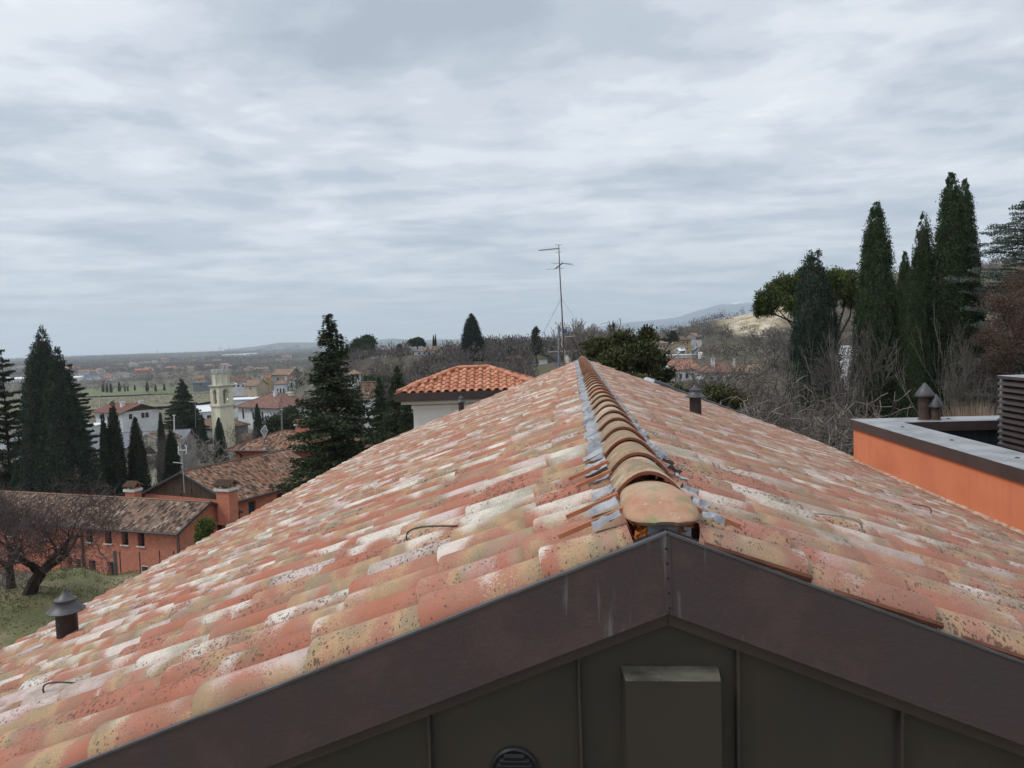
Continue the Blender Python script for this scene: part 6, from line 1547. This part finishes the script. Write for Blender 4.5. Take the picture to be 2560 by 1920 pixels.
def dish():
    D=86; b=at(672,1130,D); e=empty('grid_aerial',tuple(b),0,'diamond shaped grey grid aerial on a bent mast in front of the hipped orange house','aerial'); q=lambda px,py,dd=0: at(px,py,D+dd)-b
    mb=MB(); mb.tube([q(672,1130),q(667,1090)],.045,6); mb.tube([q(672,1128),q(690,1128,5)],.04,5); mb.build('mast',MT['steel'],e)
    mb=MB(); A,B_,C_,D_=q(663,1063),q(669,1078),q(661,1094),q(652,1077)
    for k in range(1,9):
        f=k/9; mb.tube([A.lerp(B_,f),A.lerp(D_,f)],.03,3); mb.tube([C_.lerp(B_,f),C_.lerp(D_,f)],.03,3)
    for a_,b_ in((A,B_),(B_,C_),(C_,D_),(D_,A)): mb.tube([a_,b_],.06,4)
    mb.build('reflector',MT['steel_light'],e)
dish()
def simple_pole(label,px,y0,y1,D,r,mat='steel',name='pole',arm=None):
    b=at(px,y1,D); e=empty(name,tuple(b),0,label,'pole'); mb=MB(); mb.tube([(0,0,-2),at(px,y0,D)-b],[r,r*.8],8); mb.build('shaft',MT[mat],e,True)
    mb=MB(); d_=arm or 4; mb.tube([at(px-d_,y0,D)-b,at(px+d_,y0,D)-b],r*.5,5); mb.build('crossarm',MT[mat],e)
simple_pole('grey pole rising behind the big spruce, by the red chimney',704,1024,1070,100,.16)
simple_pole('thin pole right of the dark cedar left of the bell tower',488,996,1050,195,.09,arm=3)
simple_pole('pale post left of the dark cedar, behind the cypresses',435,1038,1075,160,.14,'white_trim')
simple_pole('thin mast with small aerial on the villa roof',680,956,988,240,.06,arm=3)
simple_pole('thin post left of the slim cypresses near the vineyard',248,990,1025,290,.07,'white_trim',arm=2)
# mesh fence on the lawn crest in front of the orange house
fn=empty('wire_fence',tuple(gp(300,33)),0,'thin wire mesh fence with dark posts along the lawn crest before the orange house','fence'); fo=Vector(fn.location)
pp=[(151,1445,34),(205,1440,34),(299,1424,34),(348,1424,34),(397,1420,34),(445,1416,34)]
tops=[(151,1385),(205,1385),(299,1381),(348,1379),(398,1376),(434,1377)]
P=[]
for (px,py,D),(tx,ty) in zip(pp,tops):
    b=gp(px,D); t=at(tx,ty,D); mb=MB(); mb.tube([Vector((t.x,t.y,b.z-.3))-fo,t-fo],.024,6); mb.build('post',MT['rust_metal'],fn); P.append(t)
mb=MB()
for i in range(len(P)-1):
    a,b=P[i],P[i+1]; 
    for k in range(11): mb.tube([a-Vector((0,0,.03+.15*k))-fo,b-Vector((0,0,.03+.15*k))-fo],.0022,3,False)
    for k in range(16): 
        p=a.lerp(b,k/16); mb.tube([p-Vector((0,0,.03))-fo,p-Vector((0,0,1.53))-fo],.0018,3,False)
mb.build('wire_mesh',MT['steel'],fn)
t=at(252,1386,33); e=empty('stone_post',tuple(gp(252,33)),0,'thick weathered grey post by the lawn crest','post'); mb=MB(); h=t.z-gp(252,33).z
mb.tube([(0,0,-.3),(.01,0,h*.5),(0,0,h-.03),(0,0,h)],[.088,.085,.082,.07],8); mb.build('shaft',MT['bark_grey'],e,True)
# ------------------------------------------------------------------ far woods, hedges, vineyards, plain houses
def wood_stuff(name,pts,hr,mat,seed,per=70,leafk=.16,label=None):
    """pts: list of (x,y,z,height) foliage masses too many to count, one object"""
    rs=np.random.RandomState(seed); V=[]
    for (x,y,z,h) in pts:
        m=per; q=nrm(rs.randn(m,3))*(rs.rand(m,1)**.5); q[:,2]=np.abs(q[:,2])*1.1-.0
        P=np.array([[x,y,z+h*.12]])+q*np.array([[h*hr,h*hr,h*.66]])
        D=nrm(q*np.array([[.8,.8,.5]])+np.array([[0,0,.8]])+rs.randn(m,3)*.3)
        V.append(blades(P,D,h*leafk*rs.uniform(.7,1.6,m),h*leafk*.30,rs))
    o=link(name,fastmesh(name,np.concatenate(V),4,MT[mat])); tag(o,label,None,None,'stuff'); return o
def scatter(n,pxr,Dr,seed,hr_,cond=None,logd=True):
    rs=np.random.RandomState(seed); px=rs.uniform(*pxr,n); D=np.exp(rs.uniform(math.log(Dr[0]),math.log(Dr[1]),n)) if logd else rs.uniform(*Dr,n)
    P=[at(a,860,d) for a,d in zip(px,D)]; X=np.array([p.x for p in P]);Y=np.array([p.y for p in P]); Z=gz_arr(X,Y); H=rs.uniform(*hr_,n)
    out=[]
    for a,d,x,y,z,h in zip(px,D,X,Y,Z,H):
        if cond and not cond(a,d,x,y): continue
        out.append((x,y,z-.3,h))
    return out
# wooded ridge in the middle
wood_stuff('bare_woodland',scatter(620,(840,1330),(170,420),1,(5,8.5),lambda a,d,x,y: not(a<900 and d<250) and not (1020<a<1110 and d>300) and not(850<a<930 and 180<d<300)),.42,'twig_far',1,75,.14)
wood_stuff('bare_woodland',scatter(420,(1180,1560),(350,560),2,(9,14),lambda a,d,x,y: True),.40,'twig_far',2,95,.12)
wood_stuff('evergreen_scrub',scatter(110,(1180,1500),(345,480),3,(8,13)),.36,'leaf_cypress_dark',3,110,.11)
wood_stuff('evergreen_scrub',scatter(40,(860,1180),(190,400),4,(3,6)),.4,'twig_far_dark',4,80,.14)
wood_stuff('garden_hedge',scatter(50,(1300,1480),(300,326),33,(3,6),lambda a,d,x,y: not 1325<a<1372),.55,'leaf_magnolia',33,120,.10)
# right valley and hillside
wood_stuff('hillside_woodland',scatter(520,(1760,2700),(330,620),5,(4,7),lambda a,d,x,y: not(1800<a<2000 and 395<d<530) and not(a<1850 and d<420)),.42,'twig_far',5,60,.15)
wood_stuff('valley_scrub',scatter(300,(1560,2200),(170,330),6,(2.5,5.5),lambda a,d,x,y: not(1650<a<1740 and d<240) and not(1590<a<1740 and 255<d<345) and not(1720<a<1900 and d<215)),.5,'twig_far',6,70,.13)
wood_stuff('valley_scrub',scatter(260,(1540,1830),(340,900),7,(4,8),lambda a,d,x,y: not(1620<a<1760 and d<395) and not(1640<a<1720 and 560<d<700)),.5,'twig_far',7,50,.16)
wood_stuff('valley_evergreens',scatter(60,(1560,1900),(250,800),8,(4,8)),.34,'leaf_cypress_dark',8,60,.14)
wood_stuff('near_scrub',scatter(80,(1700,1990),(60,150),9,(2,3.5)),.55,'twig_thicket',9,160,.09)
wood_stuff('near_scrub',scatter(40,(2440,2900),(50,110),19,(4,7)),.5,'twig_far',19,160,.09)
# village greenery on the left
wood_stuff('village_scrub',scatter(150,(150,800),(110,230),10,(2,5),lambda a,d,x,y: not(a<470 and d>200)),.5,'twig_far',10,90,.11)
wood_stuff('village_scrub',scatter(200,(560,900),(240,460),11,(3,7)),.5,'twig_far',11,60,.14)
wood_stuff('village_evergreens',scatter(70,(560,900),(200,450),12,(4,8)),.36,'leaf_cypress_dark',12,70,.13)
wood_stuff('village_evergreens',scatter(26,(-60,260),(95,190),13,(3,8)),.4,'leaf_cedar',13,140,.10)
# plain: tree belts along lines, denser with distance
def belts(seed,n,pxr,Dr,lenr,h,per,mat,leafk,hr=.42,name='hedgerows',ang=(-.25,.35)):
    rr=random.Random(seed); pts=[]
    for _ in range(n):
        px=rr.uniform(*pxr); D=math.exp(rr.uniform(math.log(Dr[0]),math.log(Dr[1]))); p=at(px,860,D); a=rr.choice([0.,0.,0.,1.4])+rr.uniform(*ang); Ln=rr.uniform(*lenr)*D; stp=h[1]*.6
        for k in range(int(min(60,Ln/stp))):
            x=p.x+math.cos(a)*k*stp+rr.gauss(0,2); y=p.y+math.sin(a)*k*stp+rr.gauss(0,2)
            pts.append((x,y,0,rr.uniform(*h)))
    X=np.array([q[0] for q in pts]);Y=np.array([q[1] for q in pts]); Z=gz_arr(X,Y)
    pts=[(q[0],q[1],z-.3,q[3]) for q,z in zip(pts,Z)]
    wood_stuff(name,pts,hr,mat,seed,per,leafk)
belts(21,36,(-150,850),(760,1300),(.05,.16),(7,12),30,'twig_far',.18)
belts(22,90,(-150,1150),(1300,2600),(.08,.25),(8,13),22,'twig_far',.22)
belts(23,130,(-150,1350),(2600,5200),(.08,.30),(12,18),14,'twig_far',.30,.6)
belts(24,26,(-150,900),(1100,3000),(.02,.06),(8,13),22,'twig_far_dark',.22,name='evergreen_belts')
belts(25,60,(-150,1700),(4800,8500),(.08,.30),(22,30),10,'twig_far',.4,.9,name='far_woodland')
wood_stuff('field_trees',scatter(120,(560,880),(480,800),26,(5,10)),.42,'twig_far',26,50,.16)
wood_stuff('field_trees',scatter(60,(-60,560),(760,920),27,(6,12)),.42,'twig_far',27,50,.16)
# two fields that read apart from the rest of the plain
def field(px0,px1,D0,D1,mat,up_=.6):
    mb=MB(); rows=[]; n=14
    for i in range(n+1):
        D=D0+(D1-D0)*i/n; pts=[at(px0+(px1-px0)*j/24,860,D) for j in range(25)]
        Z=gz_arr(np.array([p.x for p in pts]),np.array([p.y for p in pts]))
        rows.append([(p.x,p.y,z+up_) for p,z in zip(pts,Z)])
    mb.grid(rows); tag(mb.build('field',MT[mat],None,True),kind='structure')
M('field_green',(.10,.13,.05),(.15,.15,.08),.03,.95); M('field_tan',(.19,.17,.10),(.13,.125,.075),.04,.95,det=9)
field(195,560,690,850,'field_green'); field(-120,620,470,660,'field_tan',1.2); field(1100,1165,385,450,'field_tan'); field(620,760,900,1050,'field_tan')
# small individually visible trees in the green field
GTf='small cypresses in a line across the green field'
r=random.Random(4)
for px,D,h in((250,760,10),(260,750,9),(270,745,10),(291,760,11),(305,755,6),(312,760,6),(330,770,7),(361,740,11),(382,735,8),(404,745,8)):
    p=gp(px,D); place_tree('field_cypress','small dark tree standing in the line across the green field',cyD,TR12,tuple(p),(h/12*1.3,h/12*1.3,h/12),r.uniform(0,6),GTf)
# vineyards: rows of posts and bare vines
def vineyard(name,c_px,D,w,depth_,rows_,ang,seed,ph=2.0,sp=5.):
    rs=np.random.RandomState(seed); c=gp(c_px,D); segs=[]; B_=[]
    ux=Vector((math.cos(ang),math.sin(ang),0)); uy=Vector((-math.sin(ang),math.cos(ang),0)); pos=[]
    for i in range(rows_):
        v=(i/(rows_-1)-.5)*depth_
        for j in range(int(w/sp)):
            u=(j*sp-w/2); p=c+ux*u+uy*v; pos.append((p.x,p.y))
    X=np.array(pos); Z=gz_arr(X[:,0],X[:,1]); P=np.stack([X[:,0],X[:,1],Z],1)
    T=P.copy(); T[:,2]+=ph; rr_=np.full((len(P),1),.10)
    V=tubes_np(np.concatenate([P,T,rr_,rr_],1),3)
    m=len(P)*4; idx=rs.randint(0,len(P),m); Q=P[idx]+np.stack([ux.x*rs.uniform(0,sp,m),ux.y*rs.uniform(0,sp,m),rs.uniform(.5,1.3,m)],1)
    Dd=nrm(np.stack([ux.x+rs.randn(m)*.2,ux.y+rs.randn(m)*.2,rs.randn(m)*.5],1)); V2=blades(Q,Dd,sp*.5,.28,rs)
    me=fastmesh(name,np.concatenate([V,V2]),4,[MT['bark_pale'],MT['twig_brown']],np.concatenate([np.zeros(len(V)//4,dtype=np.int32),np.ones(len(V2)//4,dtype=np.int32)]))
    tag(link(name,me),None,None,None,'stuff')
vineyard('vineyard',330,590,190,150,16,.10,1)
vineyard('vineyard',40,560,160,140,14,.10,2)
vineyard('vineyard',560,700,160,160,14,.3,4)
vineyard('vineyard',1130,400,70,80,10,.05,3,2.2,4.)
# houses of the far plain
GP='distant houses on the plain'
def plain_house(L_,W_,H_,rise,wall,roof,name='distant_house'):
    e=empty(name,(0,0,-500),0,None,'house'); hx,hy=L_/2,W_/2
    mb=MB(); mb.box(-hx,hx,-hy,hy,-2,H_)
    for s in(-1,1): mb.poly([(s*hx,-hy,H_),(s*hx,hy,H_),(s*hx,0,H_+rise*.98)])
    mb.build('wall',MT[wall],e); mb=MB()
    for s in(-1,1): mb.slab([(-hx-.6,s*(hy+.6),H_-.2),(hx+.6,s*(hy+.6),H_-.2),(hx+.6,0,H_+rise+.1),(-hx-.6,0,H_+rise+.1)],.25,(1,0,0))
    mb.build('roof',MT[roof],e)
    mb=MB()
    for i in range(int(L_/3.2)):
        for z in ([1.2,4.0] if H_>5 else [1.2]): x=-hx+1.6+i*3.2; mb.poly([(x-.5,-hy-.03,z),(x+.5,-hy-.03,z),(x+.5,-hy-.03,z+1.4),(x-.5,-hy-.03,z+1.4)])
    mb.build('window_row',MT['glass_dark'],e); return e
kinds=[(plain_house(16,11,6,3,'white_far','tiles_red'),'small white house with red roof far out on the plain'),
 (plain_house(18,11,6,3,'beige_wall','tiles_beige'),'small beige house with pale tile roof far out on the plain'),
 (plain_house(22,12,7,3.2,'pink_wall','tiles_red'),'small red walled house far out on the plain')]
spots=[(0,230,1500),(0,246,1520),(1,262,1900),(0,205,1450),(1,215,1480),(2,352,1420),(0,366,1500),(0,395,1900),(1,300,2200),(1,315,2300),(0,330,2150),(1,345,2250),(0,285,1650),(1,365,2300),(2,425,1480),(1,440,1460),(1,452,1430),(0,560,1600),(0,566,1620),(1,520,1600),(0,640,1300),(1,650,1250),(1,618,1270),(1,60,1300),(1,30,2100),(0,48,2200),(2,75,2300),(1,92,2400),(0,270,2800),(1,240,3000),(0,410,2900),(1,455,3200),(0,505,3000),(2,480,2600),(1,600,2900),(0,680,3000),(1,715,2500),(0,1000,2600),(1,1020,2800),(0,960,2500),(1,1115,2900),(0,1140,3100),(1,1075,2700),(0,1160,2600),(0,1050,3300),(1,540,2300),(0,385,2600),(2,172,1900),(1,190,2000),(0,150,2100)]
used_=set(); r=random.Random(9)
for k,px,D in spots:
    src,lab=kinds[k]; o=src if k not in used_ else copy_tree(src)
    used_.add(k); p=gp(px,D); o.location=tuple(p); o.rotation_euler=(0,0,r.uniform(-.6,.6)+(1.57 if r.random()<.25 else 0)); s=r.uniform(.75,1.25)*(1+.25*(D>2000)); o.scale=(s*r.uniform(.9,1.4),s,s); tag(o,lab,'house',GP+': '+lab)
# sheds and works on the plain
def shed(label,px,py,D,wpx,H_,roof,wall='white_far',W_=20,rz=0.):
    p=gp(px,D); Ln=wpx/FPX*D; return building('farm_shed',label,'shed',tuple(p),rz,Ln,W_,H_,H_*.35,'gable',wall,roof,.5,(),(),found=2)
shed('white roofed shed on the plain behind the broad cypresses',193,0,1150,24,5,'white_roof')
shed('blue roofed shed on the plain right of the white roofed one',225,0,1160,22,4.5,'blue_roof')
shed('red roofed shed on the plain between two field tree lines',272,0,1220,26,4.5,'red_metal_roof')
shed('white walled farm with pale roof right of the red roofed shed',305,0,1230,26,6,'tiles_beige')
shed('small white farmhouse below the red roofed shed',275,0,1060,20,4.5,'tiles_beige',W_=10)
shed('pale grey long works building at far left of the plain',45,0,1150,70,6,'white_roof')
shed('long white warehouse near the horizon right of the tower',590,0,4200,70,9,'white_roof',W_=50)
shed('shorter white warehouse near the horizon, right of the long one',625,0,4400,36,9,'white_roof',W_=50)
shed('beige block-like farmhouse on the plain left of the tower',474,0,1380,14,9,'tiles_beige','beige_wall',W_=9)
# pylons on the horizon
for px,D,h in((548,4000,60),(552,4050,62),(572,3900,60),(392,4200,55),(642,4500,50)):
    p=gp(px,D); e=empty('pylon',tuple(p),0,'thin lattice pylon on the far plain horizon','pylon','pylons along the plain horizon')
    mb=MB(); mb.tube([(0,0,-2),(0,0,h)],[1.6,.5],4); mb.build('mast',MT['steel'],e)
    mb=MB(); mb.tube([(-7,0,h*.8),(7,0,h*.8)],.6,4); mb.build('crossarm',MT['steel'],e)
# grass tufts near the lawn crest and on the lawn
rs=np.random.RandomState(5); n=26000
px=rs.uniform(-80,480,n); D=rs.uniform(9,30,n); P=[at(a,860,d) for a,d in zip(px,D)]; X=np.array([p.x for p in P]); Y=np.array([p.y for p in P]); Z=gz_arr(X,Y)
cl=np.sin(X*1.7+np.sin(Y*1.1)*2)*np.cos(Y*1.9+np.sin(X*.7)); keep=cl+rs.randn(n)*.5>-.15; keep&=(X<-5.4)
X,Y,Z=X[keep],Y[keep],Z[keep]; m=len(X); Pn=np.stack([X,Y,Z-.01],1); Dn=nrm(np.stack([rs.randn(m)*.6,rs.randn(m)*.6,np.full(m,.8)],1))
tag(link('grass',fastmesh('grass',blades(Pn,Dn,rs.uniform(.04,.12,m),.03,rs),4,MT['leaf_grass'])),None,None,None,'stuff')
haze()
